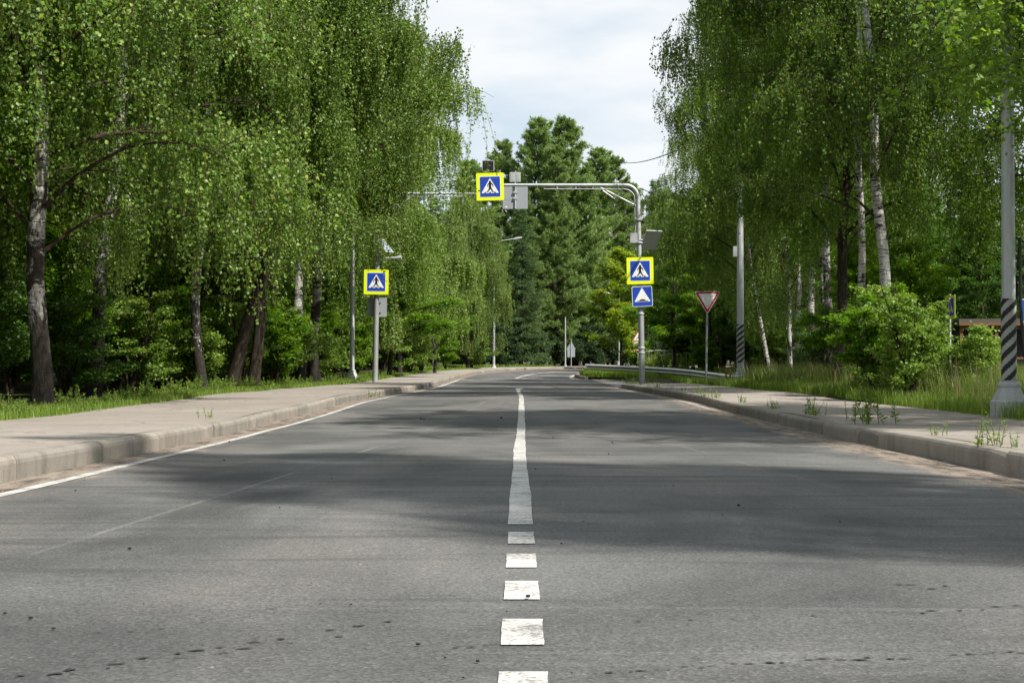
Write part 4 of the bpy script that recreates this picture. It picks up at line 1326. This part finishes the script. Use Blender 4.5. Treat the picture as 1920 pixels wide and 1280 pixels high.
g = Geo().box((PX(1190, d) - bx_, .06, PZ(446, d) - zb), (.30, .22, .34))
mobj('control_box', g.mesh('control_box', [M['box_grey']]), ga)
solar_panel(ga, (PX(1221, d) - bx_, .1, PZ(450, d) - zb), math.radians(-50), math.radians(24), (.60, .78))
g = Geo().tube([(PX(1199, d) - bx_, 0, PZ(450, d) - zb), (PX(1217, d) - bx_, .1, PZ(450, d) - zb)], .03, 8)
mobj('panel_arm', g.mesh('panel_arm', [M['galv']]), ga)

crossing_sign((PX(1199.5, d), d - .17, PZ(508, d)), 'yellow bordered crossing sign on the right gantry post above the hump sign', 0, mirror=1, roll=math.radians(-1.0))
hs_ = empty('hump_sign', (PX(1203.5, d), d - .17, PZ(556, d)), (0, math.radians(-3.0), 0))
tag(hs_, 'blue square speed hump sign with white triangle on the right gantry post', 'road sign')
flat('back_sheet', [rsq(.69, .69, .04)], 'sign_back', hs_, .012, .008)
flat('white_rim', [rsq(.70, .70, .045)], 'sign_white', hs_, 0, .004)
flat('blue_panel', [rsq(.66, .66, .03)], 'sign_blue', hs_, -.004, .003)
flat('white_triangle', [[(x, z - .02) for x, z in rtri(.56, .012)]], 'sign_white', hs_, -.007, .003)
hump = [(-.19, -.165), (.19, -.165), (.19, -.148), (.13, -.145)] + [(.11 * math.cos(a), -.148 + .055 * math.sin(a)) for a in np.linspace(0.15, math.pi - .15, 12)] + [(-.13, -.145), (-.19, -.148)]
flat('hump_symbol', [hump], 'sign_brown', hs_, -.010, .003)
mobj('bracket', Geo().box((0, .035, .15), (.28, .045, .035)).box((0, .035, -.15), (.28, .045, .035)).mesh('bracket', [M['galv']]), hs_)

oh = crossing_sign((PX(919, d), d - .14, PZ(350.5, d)), 'yellow bordered crossing sign hanging over the road on the gantry arm', 0, s=1.03, roll=math.radians(-1.5))
fl = empty('signal_box', (PX(915.5, d), d - .12, PZ(311, d)))
tag(fl, 'small black square signal box above the overhead crossing sign', 'signal box')
mobj('housing', Geo().box((0, 0, 0), (.41, .12, .36)).mesh('housing', [M['galv_light']]), fl)
mobj('screen', Geo().box((0, -.064, 0), (.37, .012, .32)).mesh('screen', [M['sign_black']]), fl)
mobj('stem', Geo().tube([(0, 0, -.18), (0, 0, -.30)], .022, 8).mesh('stem', [M['galv']]), fl)

# --- left gantry (seen from the front, its overhead sign faces away)
d = 53.0
zb = float(ZR(d)) + KH
lx = PX(703, d)
gb = empty('sign_gantry', (lx, d, zb))
tag(gb, 'grey steel pole on the left pavement with an arm reaching right over the road', 'gantry', 'L shaped sign gantries')
tx = PX(709, d) - lx; tz = PZ(385, d) - zb
mobj('post', Geo().tube([(0, 0, -.1), (tx * .35, 0, 2.4), (tx, 0, tz)], [.105, .10, .075], 24).mesh('post', [M['galv']]), gb)
arc = []
for i in range(9):
    a = math.pi / 2 * i / 8
    arc.append((tx + .42 * (1 - math.cos(a)), 0, tz + .45 * math.sin(a)))
arc.append((PX(967, d) - lx, 0, tz + .45))
mobj('arm', Geo().tube(arc, [.065] * 9 + [.048], 16).mesh('arm', [M['galv_light']]), gb)
g = Geo().tube([(PX(745, d) - lx, -.02, tz + .33), (PX(870, d) - lx, -.02, tz + .33)], .020, 8)
for px in (750, 790, 830, 866):
    g.box((PX(px, d) - lx, -.01, tz + .39), (.05, .05, .15))
mobj('conduit', g.mesh('conduit', [M['galv']]), gb)
g = Geo().tube([(PX(777, d) - lx, 0, tz + .42), (tx, 0, tz - .6)], .032, 10)
mobj('brace', g.mesh('brace', [M['galv_light']]), gb)
solar_panel(gb, (PX(722, d) - lx, -.05, PZ(461, d) - zb), math.radians(52), math.radians(62), (.50, .62))
g = Geo().tube([(tx * .8, 0, PZ(462, d) - zb), (PX(722, d) - lx, -.03, PZ(462, d) - zb)], .025, 8)
mobj('panel_arm', g.mesh('panel_arm', [M['galv']]), gb)
g = Geo()
g.tube([(tx * .75, 0, PZ(485, d) - zb), (PX(727, d) - lx, -.1, PZ(484, d) - zb)], .025, 8)
g.tube([(PX(722, d) - lx, -.1, PZ(484, d) - zb), (PX(742, d) - lx, -.15, PZ(484, d) - zb), (PX(746, d) - lx, -.15, PZ(484, d) - zb), (PX(753, d) - lx, -.16, PZ(483, d) - zb)], [.035, .05, .075, .085], 14)
mobj('floodlight', g.mesh('floodlight', [M['galv_light']]), gb)
crossing_sign((PX(706, d), d - .17, PZ(529, d)), 'yellow bordered crossing sign on the pole beside the left pavement', 0, mirror=-1, roll=math.radians(0.8))
sb = empty('square_sign', (PX(706, d), d + .17, PZ(575.5, d)))
tag(sb, 'grey back of a square sign facing away below the left crossing sign', 'road sign')
flat('board', [rsq(.73, .72, .04)], 'sign_back', sb, 0, .008)
mobj('bracket', Geo().box((0, -.03, .18), (.30, .04, .035)).box((0, -.03, -.18), (.30, .04, .035)).mesh('bracket', [M['galv']]), sb)
ob = empty('overhead_sign', (PX(966, d), d + .12, PZ(368, d)))
tag(ob, 'grey back of the overhead sign facing away, behind the yellow one', 'road sign')
flat('board', [rsq(.94, .90, .03)], 'sign_back', ob, 0, .010)
g = Geo().tube([(-.0, -.04, -.44), (-.0, -.04, .40)], .03, 8).box((0, -.05, .17), (.14, .06, .07)).box((0, -.05, -.05), (.14, .06, .07))
mobj('bracket', g.mesh('bracket', [M['galv_light']]), ob)
mobj('sticker', Geo().box((-.34, -.013, -.38), (.07, .004, .05)).mesh('sticker', [M['sign_white']]), ob)
fb = empty('signal_box', (PX(966, d), d + .08, PZ(331, d)))
tag(fb, 'pale grey twin backed light box on top of the overhead sign seen from behind', 'signal box')
g = Geo().box((-.11, 0, 0), (.19, .10, .36)).box((.11, 0, 0), (.19, .10, .36))
mobj('housing', g.mesh('housing', [M['galv_light']]), fb)
g = Geo().box((-.11, -.055, 0), (.12, .01, .25)).box((.11, -.055, 0), (.12, .01, .25))
mobj('cover', g.mesh('cover', [M['box_grey']]), fb)
mobj('stem', Geo().tube([(0, -.02, -.40), (0, -.02, .22)], .028, 8).mesh('stem', [M['galv_light']]), fb)

# --- yield sign
d = 50.0
ys_ = empty('yield_sign', (PX(1323.5, d), d, PZ(716, d)))
tag(ys_, 'white and red triangular yield sign on a thin grey pole by the right pavement', 'road sign')
z0 = PZ(716, d)
e = PX(1326, d) - PX(1323.5, d)
mobj('post', Geo().tube([(0, 0, -.1), (e, 0, PZ(560, d) - z0)], .038, 14).mesh('post', [M['galv']]), ys_)
zc = PZ(560.5, d) - z0
def off(o, dx, dz): return [(x + dx, z + dz) for x, z in o]
flat('white_rim', [off(rtri(.93, .045, False), e, zc)], 'sign_white', ys_, -.045, .006)
flat('red_border', [off(rtri(.875, .035, False), e, zc)], 'sign_red', ys_, -.051, .003)
flat('white_face', [off(rtri(.655, .02, False), e, zc)], 'sign_white', ys_, -.054, .003)
flat('back_sheet', [off(rtri(.92, .045, False), e, zc)], 'sign_back', ys_, -.037, .008)

# --- speed limit + warning sign beyond the junction
d = 90.0
e = empty('speed_limit_sign', (PX(1196, d), d, float(zt(PX(1196, d), d))))
tag(e, 'round white speed limit sign with red ring half hidden behind the gantry post', 'road sign')
z0 = e.location.z
mobj('post', Geo().tube([(0, 0, -.1), (0, 0, PZ(628, d) - z0)], .035, 10).mesh('post', [M['galv']]), e)
zc = PZ(648, d) - z0
flat('red_ring', [circle(0, zc, .38, 32)], 'sign_red', e, -.04, .006)
flat('white_disc', [circle(0, zc, .30, 32)], 'sign_white', e, -.046, .003)
cu = bpy.data.curves.new('digits', 'FONT'); cu.body = '50'; cu.size = .40; cu.align_x = 'CENTER'; cu.align_y = 'CENTER'; cu.extrude = .002
to = bpy.data.objects.new('tmp', cu); COL.objects.link(to)
dg = bpy.context.evaluated_depsgraph_get()
me = bpy.data.meshes.new_from_object(to.evaluated_get(dg)); bpy.data.objects.remove(to)
me.materials.clear(); me.materials.append(M['sign_black'])
o = mobj('digits', me, e, (0, -.053, zc)); o.rotation_euler = (math.pi / 2, 0, 0)
wt = empty('warning_sign', (PX(1196, d), d - .045, PZ(633, d)))
tag(wt, 'small red bordered warning triangle above the speed limit sign', 'road sign')
flat('red_border', [rtri(.80, .03)], 'sign_red', wt, 0, .006)
flat('white_face', [rtri(.60, .02)], 'sign_white', wt, -.006, .003)
flat('symbol', [thick((-.09, -.08), (-.02, .0), .035), thick((-.02, .0), (.04, -.03), .035), thick((.04, -.03), (.02, .12), .035)], 'sign_black', wt, -.009, .003)
# --- signs seen from behind at the far bend
d = 135.0
x = PX(1071, d)
e = empty('sign_pole', (x, d, float(zt(x, d))))
tag(e, 'thin pole with grey backs of a triangle and a square sign', 'road sign')
z0 = e.location.z
mobj('post', Geo().tube([(0, 0, -.1), (0, 0, PZ(638, d) - z0)], .035, 8).mesh('post', [M['galv_light']]), e)
flat('triangle_back', [off(rtri(.9, .04), 0, PZ(650, d) - z0)], 'sign_back', e, .05, .01)
flat('square_back', [off(rsq(.72, .72, .04), 0, PZ(662, d) - z0)], 'sign_back', e, .05, .01)
d = 84.0
x = PX(812.5, d)
e = empty('sign_pole', (x, d, float(ZR(d)) + KH - .02))
tag(e, 'thin grey pole with an edge on sign in front of the left shrubs', 'road sign')
z0 = e.location.z
mobj('post', Geo().tube([(0, 0, -.1), (-.02, 0, PZ(610, d) - z0)], .032, 8).mesh('post', [M['galv_light']]), e)
g = Geo().box((.12, .06, PZ(645, d) - z0), (.30, .6, .6), 0, np.array(Matrix.Rotation(0, 3, 'Z')))
g = Geo().prism(rsq(.66, .66, .04), (.16, .05, PZ(645, d) - z0), (math.cos(1.2), math.sin(1.2), 0), (0, 0, 1), (math.sin(1.2), -math.cos(1.2), 0), .01)
mobj('board', g.mesh('board', [M['dark_metal']]), e)

# --- lamp posts
def lamp(px, pyb, d, label, stripes=None, H=9.0, r=.085, arm=None, x=None, topless=False):
    x = PX(px, d) if x is None else x
    z = PZ(pyb, d)
    e = empty('lamp_post', (x, d, z))
    tag(e, label, 'lamp post', 'grey street lamp posts')
    g = Geo().lathe([(.235, -.25), (.235, .13)], 12, smooth=False)
    g.lathe([(.235, .132), (.205, .16), (.135, .31), (.135, .32)], 12, smooth=False)
    g.lathe([(.142, .322), (.142, .35), (.120, .385), (.10, .39)], 12, smooth=False)
    mobj('base', g.mesh('base', [M['cast_base']]), e)
    g = Geo()
    g.tube([(0, 0, .2), (0, 0, 5.4)], [r, r * .86], 12, smooth=False)
    g.tube([(0, 0, 5.4), (0, 0, H)], [r * .62, r * .5], 12)
    mobj('shaft', g.mesh('shaft', [M['galv_light']]), e)
    mobj('collar', Geo().lathe([(r * .9, 5.37), (r * .98, 5.38), (r * .98, 5.43), (r * .7, 5.45)], 12).mesh('collar', [M['galv']]), e)
    if stripes:
        g = Geo()
        z0, z1 = stripes; n = 48; m = 120; rr = r + .006
        th = np.linspace(0, 2 * math.pi, n + 1)
        pitch = .172
        zs = np.linspace(z0, z1, m)
        V = []; F0 = []; F1 = []
        for q, zz in enumerate(zs):
            for t in th:
                V.append((rr * math.cos(t), rr * math.sin(t), zz))
        for q in range(m - 1):
            for j in range(n):
                a = q * (n + 1) + j
                # stripes rise to the right when seen from the front (-Y)
                tm = (th[j] + th[j + 1]) / 2
                zz = (zs[q] + zs[q + 1]) / 2
                ph = ((zz - tm / (2 * math.pi) * pitch * 3.2) / pitch) % 1
                (F0 if ph < .5 else F1).append([a, a + 1, a + n + 2, a + n + 1])
        g.add(V, F0, 0, smooth=True); g.add(V, F1, 1, smooth=True)
        mobj('stripes', g.mesh('stripes', [M['stripe_black'], M['stripe_grey']]), e)
    if arm:
        g = Geo().tube([(0, 0, H - .05), (arm * .3, 0, H + .18), (arm, 0, H + .35)], .035, 8)
        mobj('arm', g.mesh('arm', [M['galv_light']]), e)
        sg = 1 if arm > 0 else -1
        g = Geo().tube([(arm, 0, H + .33), (arm + sg * .25, 0, H + .38), (arm + sg * .75, 0, H + .47)], [.05, .11, .06], 10)
        mobj('lamp_head', g.mesh('lamp_head', [M['galv_light']]), e)
    return e
lamp(660, 712, 54, 'plain grey lamp post beside the left pavement, partly under birch twigs', None, 9, .095, 1.2)
rl = lamp(1388, 714, 44, 'grey lamp post behind the yield sign with striped band near its foot', (.56, 1.75), 6.1, .115, None)
mobj('junction_box', Geo().box((-.16, 0, 4.0 - 0.0), (.12, .14, .32)).mesh('junction_box', [M['box_grey']]), rl)
bl = lamp(1890, 772, 18, 'nearest lamp post at the right edge with wide black and pale stripes', (.40, 1.43), 8, .088, None)
lamp(926, 693, 118, 'far grey lamp post left of the centre line with its arm towards the road', None, 10.5, .10, 1.6)
lamp(1060, 691, 150, 'far lamp post on the outside of the bend left of the guardrail end', None, 5.4, .075)
lamp(1161, 684, 146, 'faint thin lamp post behind the guardrail in the dark wood', None, 7, .075, -1.0)
lamp(1593, 712, 58, 'pale lamp post half hidden behind the dark trunk and shrub on the right', (.5, 1.4), 9, .085, -1.0)

def cable(name, a, b, sag, r_, label, extra=None):
    a = np.array(a); b = np.array(b)
    t = np.linspace(0, 1, 24)[:, None]
    p = a * (1 - t) + b * t
    p[:, 2] -= (4 * sag * t * (1 - t))[:, 0]
    o = mobj(name, Geo().tube(p, r_, 6).mesh(name, [M['cable']]))
    return tag(o, label, 'cable')
gt = (PX(1200, 49), 49, PZ(352, 49))
cable('overhead_cable', gt, (PX(1388, 44) - .1, 44, PZ(714, 44) + 5.9), .35, .013, 'thin black cable running right from the bend of the right gantry')
cable('overhead_cable', (PX(1161, 146), 146, PZ(684, 146) + 18.0 * 0 + 20.9), (PX(1388, 44), 44, PZ(714, 44) + 8.1), .6, .03, 'black cable sloping down from the upper right into the pine tops')
# black cable hanging down beside the nearest lamp post
p = [(.125, -.06, 2.2), (.13, -.06, 1.4), (.15, -.07, .9), (.21, -.08, .45), (.30, -.08, .15), (.36, -.06, -.1)]
P_ = np.array(p); tt = np.linspace(0, 5, 30)
pp = np.stack([np.interp(tt, range(6), P_[:, k]) for k in range(3)], 1) + np.array(bl.location)
o = mobj('ground_cable', Geo().tube(pp, .021, 8).mesh('ground_cable', [M['cable']]))
tag(o, 'thick black cable hanging down beside the nearest striped lamp post', 'cable')

# --- guardrail
rp_ = [(PX(1099, 80), 80, PZ(682, 80)), (PX(1150, 77.5), 77.5, PZ(684.5, 77.5)), (PX(1205, 74), 74, PZ(687, 74)), (PX(1255, 71), 71, PZ(689.5, 71)), (PX(1300, 68), 68, PZ(693.5, 68)),
       (PX(1350, 64.5), 64.5, PZ(700, 64.5)), (PX(1400, 60.5), 60.5, PZ(706, 60.5)), (PX(1450, 57), 57, PZ(713, 57))]
P_ = np.array(rp_)
tt = np.linspace(0, len(P_) - 1, 60)
line = np.stack([np.interp(tt, range(len(P_)), P_[:, k]) for k in range(3)], 1)
for _ in range(6):
    line[1:-1] = (line[:-2] + line[1:-1] * 2 + line[2:]) / 4
gr = empty('guardrail', tuple(line[0] - [0, 0, .75]))
tag(gr, 'grey corrugated steel guardrail curving right beyond the junction', 'guardrail')
o0 = np.array(gr.location)
prof = [(0.0, 0), (-.035, -.02), (-.085, -.055), (-.085, -.085), (-.02, -.13), (0, -.155), (-.02, -.18), (-.085, -.225), (-.085, -.255), (-.035, -.29), (0, -.31)]
prof = prof + [(a + .008, b) for a, b in prof[::-1]]
V = []; n = len(prof)
for i, q in enumerate(line):
    t = line[min(i + 1, 59)] - line[max(i - 1, 0)]; t[2] = 0; t /= np.linalg.norm(t)
    nn = np.array([-t[1], t[0], 0])            # away from the viewer
    if nn[1] < 0: nn = -nn
    for a, b in prof:
        V.append(q - o0 + nn * a + [0, 0, b])
F = [[i * n + j, i * n + (j + 1) % n, (i + 1) * n + (j + 1) % n, (i + 1) * n + j] for i in range(59) for j in range(n)]
g = Geo().add(V, F)
g.add(V[:n], [list(range(n))]); g.add(V[-n:], [list(range(n))[::-1]])
mobj('rail_beam', g.mesh('rail_beam', [M['rail_steel']]), gr)
cum = np.concatenate([[0], np.cumsum(np.linalg.norm(np.diff(line[:, :2], axis=0), axis=1))])
s_ = .5
pm = None
while s_ < cum[-1]:
    q = np.array([np.interp(s_, cum, line[:, k]) for k in range(3)]) - o0
    if pm is None:
        pm = Geo().box((0, .10, -.52), (.07, .11, 1.25)).box((0, .03, -.15), (.08, .06, .12)).mesh('post', [M['post_steel']])
    mobj('post', pm, gr, tuple(q))
    s_ += 2.0

# --- rusty bent rod near the yield sign
d = 46
x = PX(1361, d)
z0 = float(zt(x, d))
g = Geo().tube([(0, 0, -.05), (.01, 0, .3), (-.02, 0, .62), (.06, 0, .80), (.14, .02, .74), (.19, .02, .50), (.24, .02, .44), (.20, .03, .60)], [.018, .018, .016, .014, .012, .010, .008, .006], 6)
g.tube([(-.03, 0, .05), (-.04, .01, .5), (.0, .02, .7)], .010, 5)
g.box((.0, 0, .42), (.07, .05, .16))
o = mobj('rusty_rod', g.mesh('rusty_rod', [M['rust']]), None, (x, d, z0))
tag(o, 'rusty bent iron rod standing in the grass between yield sign and lamp post', 'rod')

# --- wooden shelter and signs at the right edge
d = 62.0
sx = PX(1850, d)
e = empty('bus_shelter', (sx, d, PZ(680, d) - .95))
tag(e, 'wooden bus shelter with flat dark roof at the right edge behind the shrub', 'shelter')
z0 = e.location.z
zt_ = PZ(603, d) - z0
mobj('roof', Geo().box((1.0, 0, zt_), (5.2, 2.4, .18)).mesh('roof', [M['roof_sheet']]), e)
mobj('fascia', Geo().box((1.0, -1.22, zt_ - .14), (5.2, .05, .12)).box((1.0, -1.0, zt_ - .30), (5.0, .06, .10)).mesh('fascia', [M['wood']]), e)
for x in (-1.45, .05, 1.55, 3.4):
    mobj('post', Geo().box((x, -1.0, (zt_ - .36) / 2), (.13, .13, zt_ - .36)).mesh('post', [M['wood']]), e)
mobj('back_wall', Geo().box((1.0, .95, zt_ / 2 - .1), (4.9, .06, zt_ - .1)).mesh('back_wall', [M['shelter_dark']]), e)
g = Geo()
for k in range(3):
    g.box((1.0, .3 + k * .14, .5), (4.6, .11, .04))
mobj('bench', g.mesh('bench', [M['wood']]), e)
mobj('rail', Geo().box((1.6, -1.0, 1.15), (4.0, .05, .09)).box((1.6, -1.0, .75), (4.0, .05, .09)).mesh('rail', [M['wood']]), e)

d = 55.0
x = PX(1780, d)
zb = float(ZR(d)) - .3
g = empty('sign_post', (x, d, zb))
tag(g, 'thin pale post carrying the narrow looking crossing sign behind the right shrub', 'post')
mobj('shaft', Geo().tube([(0, 0, 0), (0, 0, PZ(552, d) - zb)], .045, 10).mesh('shaft', [M['galv_light']]), g)
crossing_sign((x, d - .06, PZ(576, d)), 'crossing sign turned nearly edge on above the right shrub', math.radians(-84))
d = 46.0
x = PX(1934, d)
e = empty('bus_stop_sign', (x, d, float(zt(x, d))))
tag(e, 'blue and white stop sign board cut off by the right edge of the view', 'road sign')
z0 = e.location.z
mobj('post', Geo().tube([(0, .04, 0), (0, .04, PZ(560, d) - z0)], .03, 10).mesh('post', [M['galv']]), e)
zc = PZ(582, d) - z0
flat('white_rim', [off(rsq(.72, .74, .04), 0, zc)], 'sign_white', e, 0, .005)
flat('blue_panel', [off(rsq(.67, .69, .03), 0, zc)], 'sign_blue', e, -.005, .003)
flat('white_field', [off(rsq(.50, .34, .02), 0, zc + .02)], 'sign_white', e, -.008, .003)

# --- stones and tar crumbs on the road
stone_meshes = []
for k in range(5):
    r = np.random.default_rng(900 + k)
    g = Geo()
    n, m = 8, 5
    V = []
    for i in range(m + 1):
        for j in range(n):
            ph = math.pi * i / m; th = 2 * math.pi * j / n
            rr = 1 + r.normal(0, .14)
            V.append((rr * math.sin(ph) * math.cos(th), rr * math.sin(ph) * math.sin(th) * .8, .45 + rr * math.cos(ph) * .5))
    F = [[i * n + j, (i + 1) * n + j, (i + 1) * n + (j + 1) % n, i * n + (j + 1) % n] for i in range(m) for j in range(n)]
    g.add(V, F)
    stone_meshes.append(g.mesh('pebble', [M['stone']]))
def road_d(py):
    d = 5.0
    for _ in range(40):
        d = (EYE - float(ZR(d))) * FPX / (py - 680)
    return d
sp = [(244, 1028, 8), (10, 1149, 7), (58, 1158, 9), (101, 1178, 9), (659, 1133, 5), (784, 1209, 9), (896, 1241, 9), (990, 1123, 10), (1053, 1020, 5), (1384, 947, 7),
      (869, 1271, 6), (835, 1233, 5), (950, 1150, 4), (1004, 880, 4), (940, 784, 5), (525, 951, 4), (420, 862, 4), (1148, 830, 4), (1141, 851, 4), (1037, 821, 3), (270, 1131, 3), (216, 1129, 3),
      (1262, 910, 3), (1573, 977, 4), (1855, 915, 3), (1353, 964, 3), (622, 896, 3), (158, 898, 3), (141, 918, 4), (430, 827, 4), (789, 785, 4), (795, 786, 4), (1565, 1123, 3), (1072, 1262, 4), (1093, 978, 3)]
for px, py, w in sp:
    dd = road_d(py)
    x = PX(px, dd)
    o = mobj('pebble', random.choice(stone_meshes), None, (x, dd, zroad(x, dd) + (.003 if abs(x) > .06 else .007)))
    o.scale = (w / 2 / FPX * dd * 1.05,) * 3
    o.rotation_euler = (0, 0, random.uniform(0, 6))
    tag(o, 'small black crumb of tar lying on the asphalt', 'pebble', 'black crumbs scattered on the road')
# tar smears pressed into the asphalt
r = np.random.default_rng(55)
g = Geo()
rows_ = [((0, 1274), (760, 1160), 13, 1.0), ((120, 1262), (700, 1180), 7, .6), ((140, 1190), (330, 1175), 3, .5), ((1400, 1240), (1720, 1228), 10, .7), ((1780, 1222), (1920, 1216), 8, .6),
         ((1660, 1092), (1790, 1096), 4, .7), ((1700, 1145), (1920, 1130), 6, .7), ((1100, 1262), (1400, 1240), 9, .5), ((1790, 995), (1920, 1008), 7, .6), ((1180, 1160), (1560, 1155), 5, .5), ((500, 1140), (620, 1130), 3, .5), ((840, 1215), (940, 1206), 4, .5)]
for (xa, ya), (xb, yb), k, sc in rows_:
    for i in range(k):
        t = (i + r.uniform(0, .8)) / k
        px = xa + (xb - xa) * t; py = min(1278, ya + (yb - ya) * t + r.normal(0, 1.5))
        dd = road_d(py); x = PX(px, dd)
        L_ = r.uniform(.012, .045) * sc; W_ = r.uniform(.008, .018) * sc
        m = 11
        th = np.arange(m) / m * 6.283
        rad = r.uniform(.3, .8, m)
        a_ = .35 if xa < 900 else -.1
        ex, ey = np.cos(th) * rad * L_, np.sin(th) * rad * W_
        X_ = x + ex * math.cos(a_) - ey * math.sin(a_); Y_ = dd + ex * math.sin(a_) + ey * math.cos(a_)
        g.poly([(u, w, zroad(u, w) + .0025) for u, w in zip(X_, Y_)])
tag(mobj('tar_marks', g.mesh('tar_marks', [M['stone']])), kind='structure')
# grit along both kerbs
r = np.random.default_rng(31)
g = Geo()
for i in range(2600):
    y = 4 + 44 * r.random() ** 1.5
    if r.random() < .5: x = float(LK(y)) + abs(r.normal(0, .16)) + .01
    else: x = float(RK(y)) - abs(r.normal(0, .22)) - .01
    s1 = r.uniform(.002, .006)
    z = zroad(x, y)
    V = np.array([(-1, -1, 0), (1, -.8, 0), (.9, 1, 0), (-.8, .9, 0), (0, 0, 1.0)]) * s1 * [1, 1, .9] + [x, y, z]
    g.add(V, [[0, 1, 4], [1, 2, 4], [2, 3, 4], [3, 0, 4]])
tag(mobj('grit', g.mesh('grit', [M['far_soil']])), 'loose grit and sand collected along both kerbs', 'grit', None, 'stuff')
